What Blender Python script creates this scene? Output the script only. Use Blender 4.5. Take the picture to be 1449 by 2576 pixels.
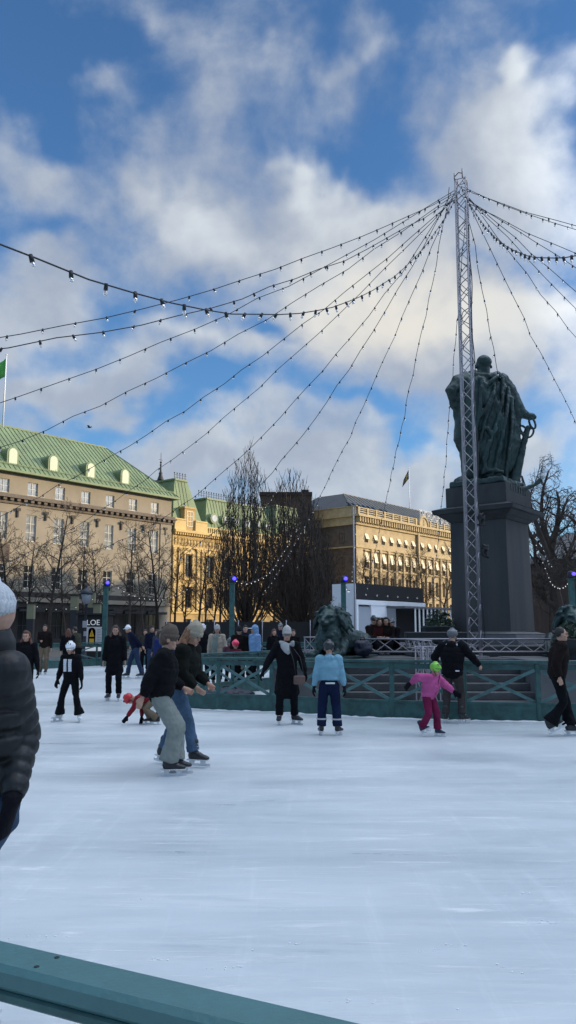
import bpy, bmesh, math, random
import numpy as np
from mathutils import Vector, Matrix, noise, Quaternion
random.seed(7)
for o in list(bpy.data.objects): bpy.data.objects.remove(o)
SC=bpy.context.scene; C=SC.collection
# ---------------------------------------------------------------- camera
F=2000.;CX=724.5;CY=1288.;PT=math.radians(8.6);HC=1.65
cd=bpy.data.cameras.new('camera'); cam=bpy.data.objects.new('camera',cd); C.objects.link(cam)
cam.location=(0,0,HC); cam.rotation_euler=(math.radians(90)+PT,0,0)
cd.sensor_fit='VERTICAL'; cd.sensor_height=24; cd.lens=24*F/2576.; cd.clip_start=.05; cd.clip_end=3000
SC.camera=cam
def ray(u,v):
    x=(u-CX)/F; z=(CY-v)/F; c,s=math.cos(PT),math.sin(PT)
    return Vector((x, c-z*s, s+z*c))
def atY(u,v,Y):
    d=ray(u,v); t=Y/d.y; return Vector((d.x*t,Y,HC+d.z*t))
def atZ(u,v,z=0.):
    d=ray(u,v); t=(z-HC)/d.z; return Vector((d.x*t,d.y*t,z))
# ---------------------------------------------------------------- light
SUN=Vector((.97,.08,0)).normalized(); SEL=math.radians(12.5)
SUND=Vector((SUN.x*math.cos(SEL),SUN.y*math.cos(SEL),math.sin(SEL)))
sd=bpy.data.lights.new('sun','SUN'); sun=bpy.data.objects.new('sun',sd); C.objects.link(sun)
sd.energy=2.4; sd.angle=math.radians(.5); sd.color=(1,.78,.50)
sun.rotation_euler=SUND.to_track_quat('Z','Y').to_euler()
SC.view_settings.view_transform='Standard'; SC.view_settings.look='None'
SC.view_settings.exposure=1.0; SC.view_settings.gamma=1
def node(nt,t,**k):
    n=nt.nodes.new(t)
    for a,b in k.items():
        if a=='inp':
            for i,v in b.items(): n.inputs[i].default_value=v
        else: setattr(n,a,b)
    return n
W=bpy.data.worlds.new('World'); SC.world=W; W.use_nodes=True
nt=W.node_tree; nt.nodes.clear(); L=nt.links.new
def mth(op,a,b=None,c=None,clamp=False):
    n=node(nt,'ShaderNodeMath',operation=op,use_clamp=clamp)
    for i,x in enumerate((a,b,c)):
        if x is None: continue
        if hasattr(x,'is_linked'): L(x,n.inputs[i])
        else: n.inputs[i].default_value=x
    return n.outputs[0]
def vmt(op,a,b=None,out=0):
    n=node(nt,'ShaderNodeVectorMath',operation=op)
    for i,x in enumerate((a,b)):
        if x is None: continue
        if hasattr(x,'is_linked'): L(x,n.inputs[i])
        else: n.inputs[i].default_value=x
    return n.outputs[out]
def mixc(f,a,b):
    n=node(nt,'ShaderNodeMix',data_type='RGBA')
    for i,x in ((0,f),(6,a),(7,b)):
        if hasattr(x,'is_linked'): L(x,n.inputs[i])
        else: n.inputs[i].default_value=x
    return n.outputs[2]
SKYK=.1
tc=node(nt,'ShaderNodeTexCoord').outputs['Generated']
sky=node(nt,'ShaderNodeTexSky',sky_type='NISHITA',sun_disc=False,sun_elevation=SEL,sun_rotation=math.atan2(SUN.x,SUN.y),altitude=0,air_density=1.0,dust_density=.3,ozone_density=3.)
sep=node(nt,'ShaderNodeSeparateXYZ'); L(tc,sep.inputs[0])
zz=mth('ADD',mth('MAXIMUM',sep.outputs[2],0.),.22)
cmb=node(nt,'ShaderNodeCombineXYZ'); L(mth('DIVIDE',sep.outputs[0],zz),cmb.inputs[0]); L(mth('DIVIDE',sep.outputs[1],zz),cmb.inputs[1])
pl=cmb.outputs[0]
def noi(vec,scale,det=6,rough=.55,dist=0.,off=(0,0,0)):
    n=node(nt,'ShaderNodeTexNoise',inp={'Scale':scale,'Detail':det,'Roughness':rough,'Distortion':dist})
    L(vmt('ADD',vec,off),n.inputs['Vector']); return n.outputs['Fac']
warp=node(nt,'ShaderNodeTexNoise',inp={'Scale':4.,'Detail':4,'Roughness':.6}); L(tc,warp.inputs['Vector'])
dw=vmt('ADD',tc,vmt('MULTIPLY',vmt('SUBTRACT',warp.outputs['Color'],(.5,.5,.5)),(.30,.30,.24)))
def blob(u,v,rx,ry,w,soft=0.):
    c=ray(u,v).normalized(); k=c.y
    n=vmt('LENGTH',vmt('MULTIPLY',vmt('SUBTRACT',dw,tuple(c)),(F/rx/k,0.6*F/max(rx,ry),F/ry/k)),out=1)
    m=node(nt,'ShaderNodeMapRange',interpolation_type='SMOOTHSTEP',inp={1:1.,2:soft,3:0.,4:w}); L(n,m.inputs[0]); return m.outputs[0]
def acc(lst):
    s=None
    for b in lst:
        o=blob(*b); s=o if s is None else mth('ADD',s,o)
    return s
CL=[(650,640,520,230,.45),(1100,600,420,260,.35),(1150,250,420,300,.35),(200,760,420,170,.3),(850,170,150,110,.75),(1290,90,110,90,.7),(1330,270,260,220,.9),(1440,430,260,190,.6),(1180,320,280,170,.35),(780,480,170,130,.9),(560,430,200,140,.45),
 (500,620,300,150,.8),(130,470,220,150,.5),(950,570,330,190,.6),(850,730,230,140,.9),(1020,800,330,200,1.),(1270,830,260,180,.9),(1130,920,330,130,.6),
 (120,740,330,160,.45),(700,900,200,90,.5),(330,960,330,90,.6),(80,930,200,90,.4),(500,890,150,70,.6),(760,1060,300,90,.5),(900,1190,520,120,.9),(450,1170,300,90,.7),(1330,1090,220,90,.8),
 (470,100,110,100,.35),(330,270,130,90,.35),(620,230,180,110,.3),(1060,70,160,100,.3)]
NC=[(180,150,420,260,-.75),(650,60,260,150,-.35),(200,360,330,110,-.35),(900,380,300,90,-.3),(210,850,260,70,-.35),(330,1040,260,45,-.5),(560,990,160,50,-.5),(700,830,90,60,-.4),(1400,900,90,120,-.5),(1190,660,90,50,-.5),
    (620,1010,160,50,-.5),(920,1010,160,45,-.4),(1050,450,200,110,-.35),(150,620,200,50,-.3),(1010,1060,90,50,-.4),(1400,700,120,60,-.3)]
n1=noi(pl,1.5,9,.6,.25,(3.3,1.7,0)); n2=noi(tc,5.5,7,.55,.2,(1.,4.,2.)); n3=noi(tc,16.,6,.6,0,(5,1,0))
cov=mth('ADD',mth('ADD',mth('MULTIPLY',mth('SUBTRACT',n1,.5),1.1),mth('MULTIPLY',mth('SUBTRACT',n2,.5),2.0)),mth('MULTIPLY',mth('SUBTRACT',n3,.5),.5))
cov=mth('ADD',cov,mth('MULTIPLY',acc(CL+NC),.8))
front=node(nt,'ShaderNodeMapRange',inp={1:.70,2:.9,3:-.12,4:.5}); L(sep.outputs[2],front.inputs[0])
cov=mth('ADD',cov,front.outputs[0])
low=node(nt,'ShaderNodeMapRange',inp={1:.62,2:.26,3:-.06,4:.26}); L(sep.outputs[2],low.inputs[0]); cov=mth('ADD',cov,low.outputs[0])
dm=node(nt,'ShaderNodeMapRange',interpolation_type='SMOOTHSTEP',inp={1:-.30,2:.55,3:0.,4:1.}); L(cov,dm.inputs[0]); dens=dm.outputs[0]
BR=[(1290,90,110,90,.7),(1340,300,220,180,.35),(785,450,130,110,.7),(530,620,190,90,.5),(850,710,200,130,.5),(1010,790,300,160,.8),(1260,800,220,120,.65),(520,880,110,45,.35),(780,880,70,40,.3),(860,165,110,90,.35),(1330,1040,120,60,.35),(1080,1200,80,90,.4),(1100,1090,140,50,.35),(950,520,170,110,.25),
    (330,970,260,70,-.3),(1120,960,280,70,-.3),(450,1180,300,60,-.2),(850,1100,300,50,-.2),(130,930,150,60,-.25),(130,500,200,120,-.15),(1000,330,400,150,-.25),(120,730,250,100,-.2),(700,560,140,60,-.15)]
bri=mth('ADD',mth('ADD',acc(BR),.40),mth('MULTIPLY',mth('SUBTRACT',noi(tc,8.,7,.58,.3,(9,2,5)),.5),1.5))
bri=mth('ADD',bri,mth('MULTIPLY',mth('SUBTRACT',n3,.5),.3))
bm_=node(nt,'ShaderNodeMapRange',interpolation_type='SMOOTHSTEP',inp={1:0.,2:1.15,3:0.,4:1.}); L(bri,bm_.inputs[0])
warm=blob(1010,790,620,330,1.)
hi=mixc(warm,(3.7,3.95,4.15,1),(4.3,4.1,3.65,1))
cc=mixc(bm_.outputs[0],(1.95,2.22,2.72,1),hi)
skc=vmt('MULTIPLY',sky.outputs[0],(.62,.85,1.04))
bs1=node(nt,'ShaderNodeMapRange',inp={1:.42,2:1.,3:1.,4:6.5}); L(vmt('DOT_PRODUCT',tc,tuple(SUND),out=1),bs1.inputs[0])
bs2=node(nt,'ShaderNodeMapRange',inp={1:.70,2:.95,3:1.,4:4.2}); L(sep.outputs[2],bs2.inputs[0])
cc=vmt('SCALE',cc); cc.node.inputs['Scale'].default_value=1.; L(mth('MULTIPLY',bs1.outputs[0],bs2.outputs[0]),cc.node.inputs['Scale'])  # brightness added to unseen clouds, overhead and near the sun, lighting the ice
fin=mixc(mth('MULTIPLY',dens,.93),skc,cc)
bg=node(nt,'ShaderNodeBackground',inp={1:SKYK}); L(fin,bg.inputs[0])
wo=node(nt,'ShaderNodeOutputWorld'); L(bg.outputs[0],wo.inputs[0])
# ---------------------------------------------------------------- materials
MATS={}
def mat(name,col,rough=.7,metal=0.,var=.0,vs=3.,bump=0.,bs=20.,col2=None,emit=None,es=0.,spec=.5,stretch=(1,1,1),wave=None,det=5.):
    if name in MATS: return MATS[name]
    m=bpy.data.materials.new(name); m.use_nodes=True; t=m.node_tree; b=t.nodes['Principled BSDF']
    b.inputs['Base Color'].default_value=(*col,1); b.inputs['Roughness'].default_value=rough; b.inputs['Metallic'].default_value=metal
    b.inputs['Specular IOR Level'].default_value=spec
    if emit: b.inputs['Emission Color'].default_value=(*emit,1); b.inputs['Emission Strength'].default_value=es
    tcn=t.nodes.new('ShaderNodeTexCoord'); mp=t.nodes.new('ShaderNodeMapping'); mp.inputs['Scale'].default_value=stretch; t.links.new(tcn.outputs['Object'],mp.inputs[0])
    if var or col2:
        n=t.nodes.new('ShaderNodeTexNoise'); n.inputs['Scale'].default_value=vs; n.inputs['Detail'].default_value=det; n.inputs['Roughness'].default_value=.6
        t.links.new(mp.outputs[0],n.inputs[0])
        c2=col2 or tuple(max(0,x*(1-var)) for x in col); c1=col if col2 else tuple(min(1,x*(1+var*.6)) for x in col)
        mr=t.nodes.new('ShaderNodeMapRange'); mr.inputs[1].default_value=.32; mr.inputs[2].default_value=.68; t.links.new(n.outputs[0],mr.inputs[0])
        mx=t.nodes.new('ShaderNodeMix'); mx.data_type='RGBA'; mx.inputs[6].default_value=(*c2,1); mx.inputs[7].default_value=(*c1,1)
        t.links.new(mr.outputs[0],mx.inputs[0]); t.links.new(mx.outputs[2],b.inputs['Base Color'])
    if bump:
        if wave:
            n=t.nodes.new('ShaderNodeTexWave'); n.bands_direction=wave; n.inputs['Scale'].default_value=bs; n.inputs['Distortion'].default_value=.6; n.inputs['Detail'].default_value=1
        else:
            n=t.nodes.new('ShaderNodeTexNoise'); n.inputs['Scale'].default_value=bs; n.inputs['Detail'].default_value=4
        t.links.new(mp.outputs[0],n.inputs[0]); bp=t.nodes.new('ShaderNodeBump'); bp.inputs['Strength'].default_value=min(1,bump); bp.inputs['Distance'].default_value=.02 if not wave else .015
        t.links.new(n.outputs[0 if not wave else 1],bp.inputs['Height']); t.links.new(bp.outputs[0],b.inputs['Normal'])
    MATS[name]=m; return m
teal=mat('teal_paint',(.024,.088,.085),.5,var=.45,vs=5.5,bump=.15,bs=40)
brace_m=mat('pale_brace_paint',(.065,.15,.15),.55,var=.3,vs=7)  # braces a paler teal than the fence posts
step_m=mat('lightened_step_granite',(.075,.08,.085),.85,var=.3,vs=3,bump=.25,bs=30)  # step colour lightened to stand for highlights along the tread edges
steel=mat('aluminium',(.30,.29,.315),.5,.35,var=.12,vs=9)
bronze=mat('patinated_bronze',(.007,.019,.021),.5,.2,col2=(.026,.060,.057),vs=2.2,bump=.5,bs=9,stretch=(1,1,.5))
stone=mat('dark_granite',(.038,.041,.045),.8,var=.35,vs=1.6,bump=.25,bs=30,stretch=(1,1,.45))
lstone=mat('light_granite',(.11,.115,.12),.85,var=.2,vs=2,bump=.25,bs=30)
bark=mat('bark',(.026,.018,.014),.9,var=.3,vs=4)
barkr=mat('grey_bark',(.060,.045,.036),.9,var=.3,vs=4)
litm=mat('lit_bulb_glass',(.8,.8,.8),.2,emit=(1,.92,.82),es=.5)
wire=mat('black_cable',(.012,.012,.014),.6)
bulbm=mat('bulb_glass',(.6,.62,.65),.08,emit=(1,.95,.9),es=.03)
bulbm.node_tree.nodes['Principled BSDF'].inputs['Transmission Weight'].default_value=.75
bluem=mat('blue_lamp',(.05,.05,.5),.3,emit=(.03,.02,1.),es=4.)
glass=mat('window_glass',(.30,.32,.33),.08,var=.5,vs=.9,spec=.9)
dglass=mat('dark_window_glass',(.03,.035,.04),.08,spec=.8)
# ---------------------------------------------------------------- object helpers
def tag(o,label=None,cat=None,group=None,kind=None):
    if label: o['label']=label
    if cat: o['category']=cat
    if group: o['group']=group
    if kind: o['kind']=kind
    return o
def thing(name,label,cat,loc=(0,0,0),rotz=0.,group=None):
    o=bpy.data.objects.new(name,None); C.objects.link(o); o.empty_display_size=.2
    o.location=loc; o.rotation_euler=(0,0,rotz); return tag(o,label,cat,group)
def link(name,me,m,parent=None,world=False,smooth=False):
    o=bpy.data.objects.new(name,me); C.objects.link(o)
    for x in (m if isinstance(m,(list,tuple)) else [m]): me.materials.append(x)
    if parent is not None:
        o.parent=parent
        if world: o.location=-parent.location if parent.parent is None else (0,0,0)
    if smooth: me.polygons.foreach_set('use_smooth',[True]*len(me.polygons))
    return o
def obj(name,bm,m,parent=None,world=False,smooth=False):
    me=bpy.data.meshes.new(name); bmesh.ops.recalc_face_normals(bm,faces=bm.faces[:]); bm.to_mesh(me); bm.free()
    return link(name,me,m,parent,world,smooth)
def copy_tree(o,parent=None,children=None):
    c=o.copy(); C.objects.link(c)
    if parent is not None: c.parent=parent
    for ch in o.children: copy_tree(ch,c)
    return c
NB=bmesh.new
def box(bm,lo,hi,mi=0,M=None,bev=0):
    x0,y0,z0=lo;x1,y1,z1=hi
    vs=[Vector(p) for p in ((x0,y0,z0),(x1,y0,z0),(x1,y1,z0),(x0,y1,z0),(x0,y0,z1),(x1,y0,z1),(x1,y1,z1),(x0,y1,z1))]
    if M: vs=[M@v for v in vs]
    b=[bm.verts.new(v) for v in vs]; fs=[]
    for f in ((0,3,2,1),(4,5,6,7),(0,1,5,4),(1,2,6,5),(2,3,7,6),(3,0,4,7)):
        q=bm.faces.new([b[i] for i in f]); q.material_index=mi; fs.append(q)
    if bev:
        es=set(e for f in fs for e in f.edges); r=bmesh.ops.bevel(bm,geom=list(es),offset=bev,segments=1,affect='EDGES')
    return b
def beam(bm,a,b,w,h,up=(0,0,1),mi=0,bev=0):
    a=Vector(a);b=Vector(b);d=b-a;l=d.length;d.normalize();s=d.cross(Vector(up))
    if s.length<1e-4: s=d.cross(Vector((1,0,0)))
    s.normalize();u=s.cross(d)
    M=Matrix((( s.x,d.x,u.x,a.x),(s.y,d.y,u.y,a.y),(s.z,d.z,u.z,a.z),(0,0,0,1)))
    return box(bm,(-w/2,0,-h/2),(w/2,l,h/2),mi,M,bev)
def tube(bm,pts,r,n=8,mi=0,cap=True):
    pts=[Vector(p) for p in pts]; rs=r if isinstance(r,(list,tuple)) else [r]*len(pts); rings=[]; ref=None
    for i,p in enumerate(pts):
        d=(pts[min(i+1,len(pts)-1)]-pts[max(i-1,0)])
        if d.length<1e-9: d=Vector((0,0,1))
        d.normalize()
        if ref is None:
            ref=d.cross(Vector((0,0,1)))
            if ref.length<1e-3: ref=Vector((1,0,0))
        ref=(ref-d*ref.dot(d)); ref=ref.normalized() if ref.length>1e-5 else d.orthogonal().normalized(); w=d.cross(ref)
        rings.append([bm.verts.new(p+(ref*math.cos(2*math.pi*k/n)+w*math.sin(2*math.pi*k/n))*rs[i]) for k in range(n)])
    for A,B in zip(rings,rings[1:]):
        for k in range(n):
            f=bm.faces.new((A[k],A[(k+1)%n],B[(k+1)%n],B[k])); f.material_index=mi; f.smooth=n>4
    if cap and n>2:
        for R,s in ((rings[0],-1),(rings[-1],1)):
            f=bm.faces.new(R[::-1] if s<0 else R); f.material_index=mi
    return rings
def ell(bm,c,r,mi=0,n=12,M=None,k=8):
    c=Vector(c); T=Matrix.Translation(c)@(M.to_4x4() if M else Matrix())@Matrix.Diagonal((r[0],r[1],r[2],1))
    g=bmesh.ops.create_uvsphere(bm,u_segments=n,v_segments=k,radius=1,matrix=T)
    for v in g['verts']:
        for f in v.link_faces: f.material_index=mi; f.smooth=True
    return g['verts']
def lathe(bm,prof,n=16,c=(0,0,0),mi=0):
    c=Vector(c); rings=[]
    for r,z in prof:
        rings.append([bm.verts.new(c+Vector((r*math.cos(2*math.pi*k/n),r*math.sin(2*math.pi*k/n),z))) for k in range(n)])
    for A,B in zip(rings,rings[1:]):
        for k in range(n):
            f=bm.faces.new((A[k],A[(k+1)%n],B[(k+1)%n],B[k])); f.smooth=True; f.material_index=mi
    bm.faces.new(rings[0][::-1]).material_index=mi; bm.faces.new(rings[-1]).material_index=mi
def sweep(bm,pts,rad,side=(1,0,0),n=14,mod=None,dome=True):
    """elliptical rings along pts; rad=[(ra,rb)] ra along side axis, rb across"""
    pts=[Vector(p) for p in pts]; side=Vector(side)
    P=[];R=[]
    for i,p in enumerate(pts):
        P.append(p);R.append(rad[i])
    if dome:
        d0=(P[0]-P[1]).normalized(); d1=(P[-1]-P[-2]).normalized(); a0=min(R[0]);a1=min(R[-1])
        P=[P[0]+d0*a0*.62]+P+[P[-1]+d1*a1*.62]; R=[(R[0][0]*.72,R[0][1]*.72)]+R+[(R[-1][0]*.72,R[-1][1]*.72)]
    rings=[]
    for i,p in enumerate(P):
        d=(P[min(i+1,len(P)-1)]-P[max(i-1,0)]).normalized()
        s=side-d*side.dot(d)
        if s.length<.05: s=d.orthogonal()
        s.normalize(); w=d.cross(s); ring=[]
        for k in range(n):
            a=2*math.pi*k/n; q=mod(i/(len(P)-1),a) if mod else 1.
            ring.append(bm.verts.new(p+(s*math.cos(a)*R[i][0]+w*math.sin(a)*R[i][1])*q))
        rings.append(ring)
    for A,B in zip(rings,rings[1:]):
        for k in range(n): bm.faces.new((A[k],A[(k+1)%n],B[(k+1)%n],B[k]))
    bm.faces.new(rings[0][::-1]); bm.faces.new(rings[-1])
def remesh(name,bm,vox,m,parent=None,world=False,sm=4,disp=0.,ds=6.,fn=None):
    """one continuous skin out of overlapping closed pieces"""
    me=bpy.data.meshes.new(name+'_src'); bmesh.ops.recalc_face_normals(bm,faces=bm.faces[:]); bm.to_mesh(me); bm.free()
    o=bpy.data.objects.new('tmp',me); C.objects.link(o)
    r=o.modifiers.new('r','REMESH'); r.mode='VOXEL'; r.voxel_size=vox; r.use_smooth_shade=True
    if sm: s=o.modifiers.new('s','SMOOTH'); s.iterations=sm; s.factor=.5
    dg=bpy.context.evaluated_depsgraph_get(); dg.update()
    nm=bpy.data.meshes.new_from_object(o.evaluated_get(dg)); bpy.data.objects.remove(o); bpy.data.meshes.remove(me)
    nm.name=name; nm.materials.clear()
    if disp or fn:
        k=len(nm.vertices); no=[v.normal.copy() for v in nm.vertices]
        for v,nn in zip(nm.vertices,no):
            p=v.co
            if disp: v.co=p+nn*disp*(noise.noise(p*ds)+.5*noise.noise(p*ds*2.3))
            if fn: v.co=fn(v.co,nn)
        nm.update()
    return link(name,nm,m,parent,world,True)
# ---------------------------------------------------------------- setting: ground and ice
def sheet(name,x0,x1,y0,y1,z,m):
    bm=NB(); vs=[bm.verts.new(p) for p in ((x0,y0,z),(x1,y0,z),(x1,y1,z),(x0,y1,z))]; bm.faces.new(vs)
    return tag(obj(name,bm,m),kind='structure')
gm=mat('gravel',(.10,.09,.08),.95,var=.3,vs=1.2,bump=.4,bs=30)
sheet('ground',-900,900,-300,1500,-.02,gm)
ice=bpy.data.materials.new('rink_ice'); ice.use_nodes=True; t=ice.node_tree; b=t.nodes['Principled BSDF']
def N_(ty,**k): return node(t,ty,**k)
tcn=N_('ShaderNodeTexCoord')
def nz(sc,st,rot=0.,det=6,ro=.6,di=0.):
    mp=N_('ShaderNodeMapping'); mp.inputs['Scale'].default_value=st; mp.inputs['Rotation'].default_value=(0,0,rot); t.links.new(tcn.outputs['Object'],mp.inputs[0])
    n=N_('ShaderNodeTexNoise',inp={'Scale':sc,'Detail':det,'Roughness':ro,'Distortion':di}); t.links.new(mp.outputs[0],n.inputs[0]); return n.outputs[0]
def mr(x,a,b_,c,d):
    n=N_('ShaderNodeMapRange',inp={1:a,2:b_,3:c,4:d}); t.links.new(x,n.inputs[0]); return n.outputs[0]
def mm(op,a,b_):
    n=N_('ShaderNodeMath',operation=op)
    for i,x in enumerate((a,b_)):
        if hasattr(x,'is_linked'): t.links.new(x,n.inputs[i])
        else: n.inputs[i].default_value=x
    return n.outputs[0]
big=mr(nz(.38,(.45,1,1),.1,6,.6,.5),.38,.62,.05,.50)
s1=mr(nz(1.7,(.22,1.5,1),.08,8,.74,.9),.42,.72,0,.34); s2=mr(nz(4.6,(1.2,.10,1),.5,6,.75,.6),.55,.70,0,.22); s3=mr(nz(8,(.12,1.2,1),-.12,6,.75,1.2),.55,.68,0,.55); s4=mr(nz(5,(.10,1.3,1),.16,6,.75,1.),.57,.70,0,-.28)
crumb=mr(nz(22,(1,1,1),0,3,.6),.68,.74,0,1.); cmask=mr(nz(.7,(1,1,1),0,3),.52,.68,0,1.)
tot=mm('ADD',mm('ADD',big,s1),mm('ADD',s2,mm('ADD',s3,s4)))
mx=N_('ShaderNodeMix',data_type='RGBA'); mx.inputs[6].default_value=(.40,.46,.49,1); mx.inputs[7].default_value=(.66,.69,.70,1)
t.links.new(tot,mx.inputs[0])
mx2=N_('ShaderNodeMix',data_type='RGBA'); mx2.inputs[7].default_value=(.9,.9,.92,1); t.links.new(mx.outputs[2],mx2.inputs[6]); t.links.new(mm('MULTIPLY',mm('MULTIPLY',crumb,cmask),.6),mx2.inputs[0])
t.links.new(mx2.outputs[2],b.inputs['Base Color'])
t.links.new(mr(tot,0,1,.26,.6),b.inputs['Roughness'])
bp=N_('ShaderNodeBump',inp={'Strength':.5,'Distance':.01})
fine=nz(14,(.25,1.2,1),.1,5,.7)
t.links.new(mm('ADD',mm('ADD',mm('MULTIPLY',s1,1.2),mm('MULTIPLY',s3,1.)),mm('ADD',mm('MULTIPLY',fine,.6),mm('MULTIPLY',mm('MULTIPLY',crumb,cmask),1.5))),bp.inputs['Height']); t.links.new(bp.outputs[0],b.inputs['Normal'])
# ice follows the outer fence
FENL=[(-24,-4),(-21,8),(-17.5,20),(-14.8,29),(-12.6,34),(-11.0,37.0),(-9.55,40.3),(-7.3,41.2),(-4.6,41.6),(-1.8,41.2),(1,40.2),(3.6,38.6)]
bm=NB(); bm.faces.new([bm.verts.new((x,y,0)) for x,y in [(-24,-4),(40,-12),(40,45),(6,46)]+[(x,y+.05) for x,y in FENL[:0:-1]]])
tag(obj('ice',bm,ice),kind='structure')
# crumbs of shaved ice
bm=NB(); rr=random.Random(3)
snow=mat('shaved_ice',(.8,.82,.85),.7)
for c in range(16):
    cu,cv=rr.uniform(60,1440),rr.uniform(2240,2560)
    p=atZ(cu,cv)
    for k in range(rr.randint(2,9)):
        q=p+Vector((rr.gauss(0,.07),rr.gauss(0,.015),0)); s=rr.uniform(.002,.006)
        ell(bm,(q.x,q.y,s*.4),(s*rr.uniform(1,2.2),s,s*.6),n=6,k=4)
tag(obj('shaved_ice',bm,snow),kind='stuff',label='small crumbs of shaved ice scattered on the near rink surface',cat='ice crumbs')
# ---------------------------------------------------------------- fences
def fence(name,label,pts,z0=0.,h=1.12,post=.085,kick=.30,board=None,m=teal,inner=True):
    root=thing(name,label,'fence',(pts[0][0],pts[0][1],z0))
    P=[Vector((x,y,z0)) for x,y in pts]
    rail=NB(); kb=NB(); lower=NB()
    for i,(a,b_) in enumerate(zip(P,P[1:])):
        ov=(b_-a).normalized()*.02
        beam(rail,a+Vector((0,0,h-.03+.0013*i)),b_+ov+Vector((0,0,h-.03+.0013*i)),.15,.055,bev=.006)
        beam(lower,a+Vector((0,0,h-.12)),b_+Vector((0,0,h-.12)),.045,.10)
        beam(kb,a+Vector((0,0,kick/2+.01)),b_+Vector((0,0,kick/2+.01)),.05+.001*(i%2),kick)
        beam(kb,a+Vector((0,0,kick+.03)),b_+Vector((0,0,kick+.03)),.085+.001*(i%2),.035)
    obj('rail',rail,m,root,True); obj('apron_board',lower,m,root,True); obj('kick_board',kb,m,root,True)
    for p in P:
        bm=NB(); box(bm,(p.x-post/2,p.y-post/2,z0),(p.x+post/2,p.y+post/2,z0+h-.06),bev=.006); obj('post',bm,m,root,True)
    for a,b_ in zip(P,P[1:]):
        d=(b_-a).normalized(); nn=Vector((d.y,-d.x,0)); lo=kick+.05; hh=h-.17
        A=a+d*post/2; B=b_-d*post/2
        for (q0,q1,o) in ((lo,hh,.016),(hh,lo,-.016)):
            bm=NB(); beam(bm,A+nn*o+Vector((0,0,q0)),B+nn*o+Vector((0,0,q1)),.030,.06,up=(0,0,1)); obj('diagonal_brace',bm,brace_m,root,True)
    return root
NEARF=[(-2.5,18.0),(-1.5,17.45),(-.35,17.08),(.85,16.35),(2.02,15.8),(3.35,15.45),(4.68,15.22),(6.0,15.05),(7.35,14.95),(8.7,14.95)]
fence('rink_fence','teal timber fence with crossed braces in front of the monument steps',NEARF)
fence('rink_fence','short teal fence run receding behind the two girls towards the far rink',[(-2.5,18.14),(-2.2,20.5),(-1.5,22.0),(-.85,23.1),(-.2,24.2),(.6,25.5)])
fence('rink_fence','distant teal fence along the far edge of the ice behind the row of skaters',FENL,h=1.15)
def snow_edge(name,pts,label):
    bm=NB(); rs=random.Random(8); P=[]
    for a,b_ in zip(pts,pts[1:]):
        a=Vector((*a,0));b_=Vector((*b_,0)); n=int((b_-a).length/.09); dd=(b_-a).normalized(); nn=Vector((dd.y,-dd.x,0))
        for i in range(n): P.append(a.lerp(b_,i/n)+nn*(.05+rs.uniform(-.012,.02)))
    tube(bm,P,[rs.uniform(.008,.032) for _ in P],7); tag(obj(name,bm,snow,smooth=True),kind='stuff',label=label,cat='snow')
snow_edge('snow_ridge',NEARF,'thin ridge of scraped snow along the foot of the near teal fence')
# near railing: top far edge passes these two points
a=atZ(0,2360,1.1); b_=atZ(943,2576,1.1); d=(b_-a).normalized(); nn=Vector((d.y,-d.x,0))
root=thing('rink_fence','close teal handrail with screw heads crossing the bottom left corner','fence',(a.x,a.y,0))
c0=a-d*1.55+nn*.045; c1=b_+d*1.6+nn*.045; c0.z=c1.z=0
bm=NB(); beam(bm,c0+Vector((0,0,1.080)),c1+Vector((0,0,1.080)),.09,.040,bev=.009)
obj('rail',bm,mat('teal_paint_near',(.055,.15,.155),.45,var=.12,vs=6,bump=.12,bs=60),root,True)
bm=NB(); beam(bm,c0+Vector((0,0,1.0505))+nn*.002,c1+Vector((0,0,1.0505))+nn*.002,.078,.018,bev=.004); obj('apron_board',bm,teal,root,True)
for k,t_ in enumerate((1.0,2.6)):
    q=c0+d*(1.45+1.9)*(k) ; bm=NB(); box(bm,(q.x-.045,q.y-.045,0),(q.x+.045,q.y+.045,1.04),bev=.006); obj('post',bm,teal,root,True)
bm=NB(); beam(bm,c0+Vector((0,0,.16)),c1+Vector((0,0,.16)),.05,.3); obj('kick_board',bm,teal,root,True)
q1=c0+d*3.3
for z0_,z1_,o in ((.34,.98,.016),(.98,.34,-.016)):
    bm=NB(); beam(bm,c0+nn*o+Vector((0,0,z0_)),q1+nn*o+Vector((0,0,z1_)),.028,.05); obj('diagonal_brace',bm,teal,root,True)
for (u,v) in ((143,2409),(92,2432)):
    p=atZ(u,v,1.1); bm=NB(); lathe(bm,[(.0048,0),(.0048,.0012),(.003,.0018)],10,(p.x,p.y,1.0995)); obj('screw',bm,mat('dark_screw',(.02,.03,.03),.5,.5),root,True)
# ---------------------------------------------------------------- monument
TERR=thing('monument_steps','broad dark stone steps and side walls below the statue','steps',(3.5,17.8,0))
zs=[.17,.34,.51,.68,.85,1.02]
for i,z in enumerate(zs):
    bm=NB(); y0=17.55+i*.36; box(bm,(1.2,y0,0 if i==0 else zs[i-1]-.0),(5.45,23.0-.01*i,z),bev=.012)
    obj('step',bm,step_m,TERR,True)
for x0,x1 in ((-.35,1.198),(5.452,7.6)):
    bm=NB(); box(bm,(x0,17.5,0),(x1,20.8,.88)); box(bm,(x0-.05,17.44,.882),(x1+(.0 if x0<0 else .05),20.86,1.04),bev=.015); obj('side_wall',bm,lstone,TERR,True)
bm=NB()
box(bm,(3.2,20.9,1.024),(9.6,28.5,1.3),bev=.02); obj('terrace_slab',bm,stone,TERR,True)
R38=Matrix.Translation((6.34,24.8,0))@Matrix.Rotation(math.radians(-38),4,'Z')
PED=thing('pedestal','tall tapered dark granite pedestal with wide cornice carrying the statue','pedestal',(6.34,24.8,1.3),math.radians(-38))
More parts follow.
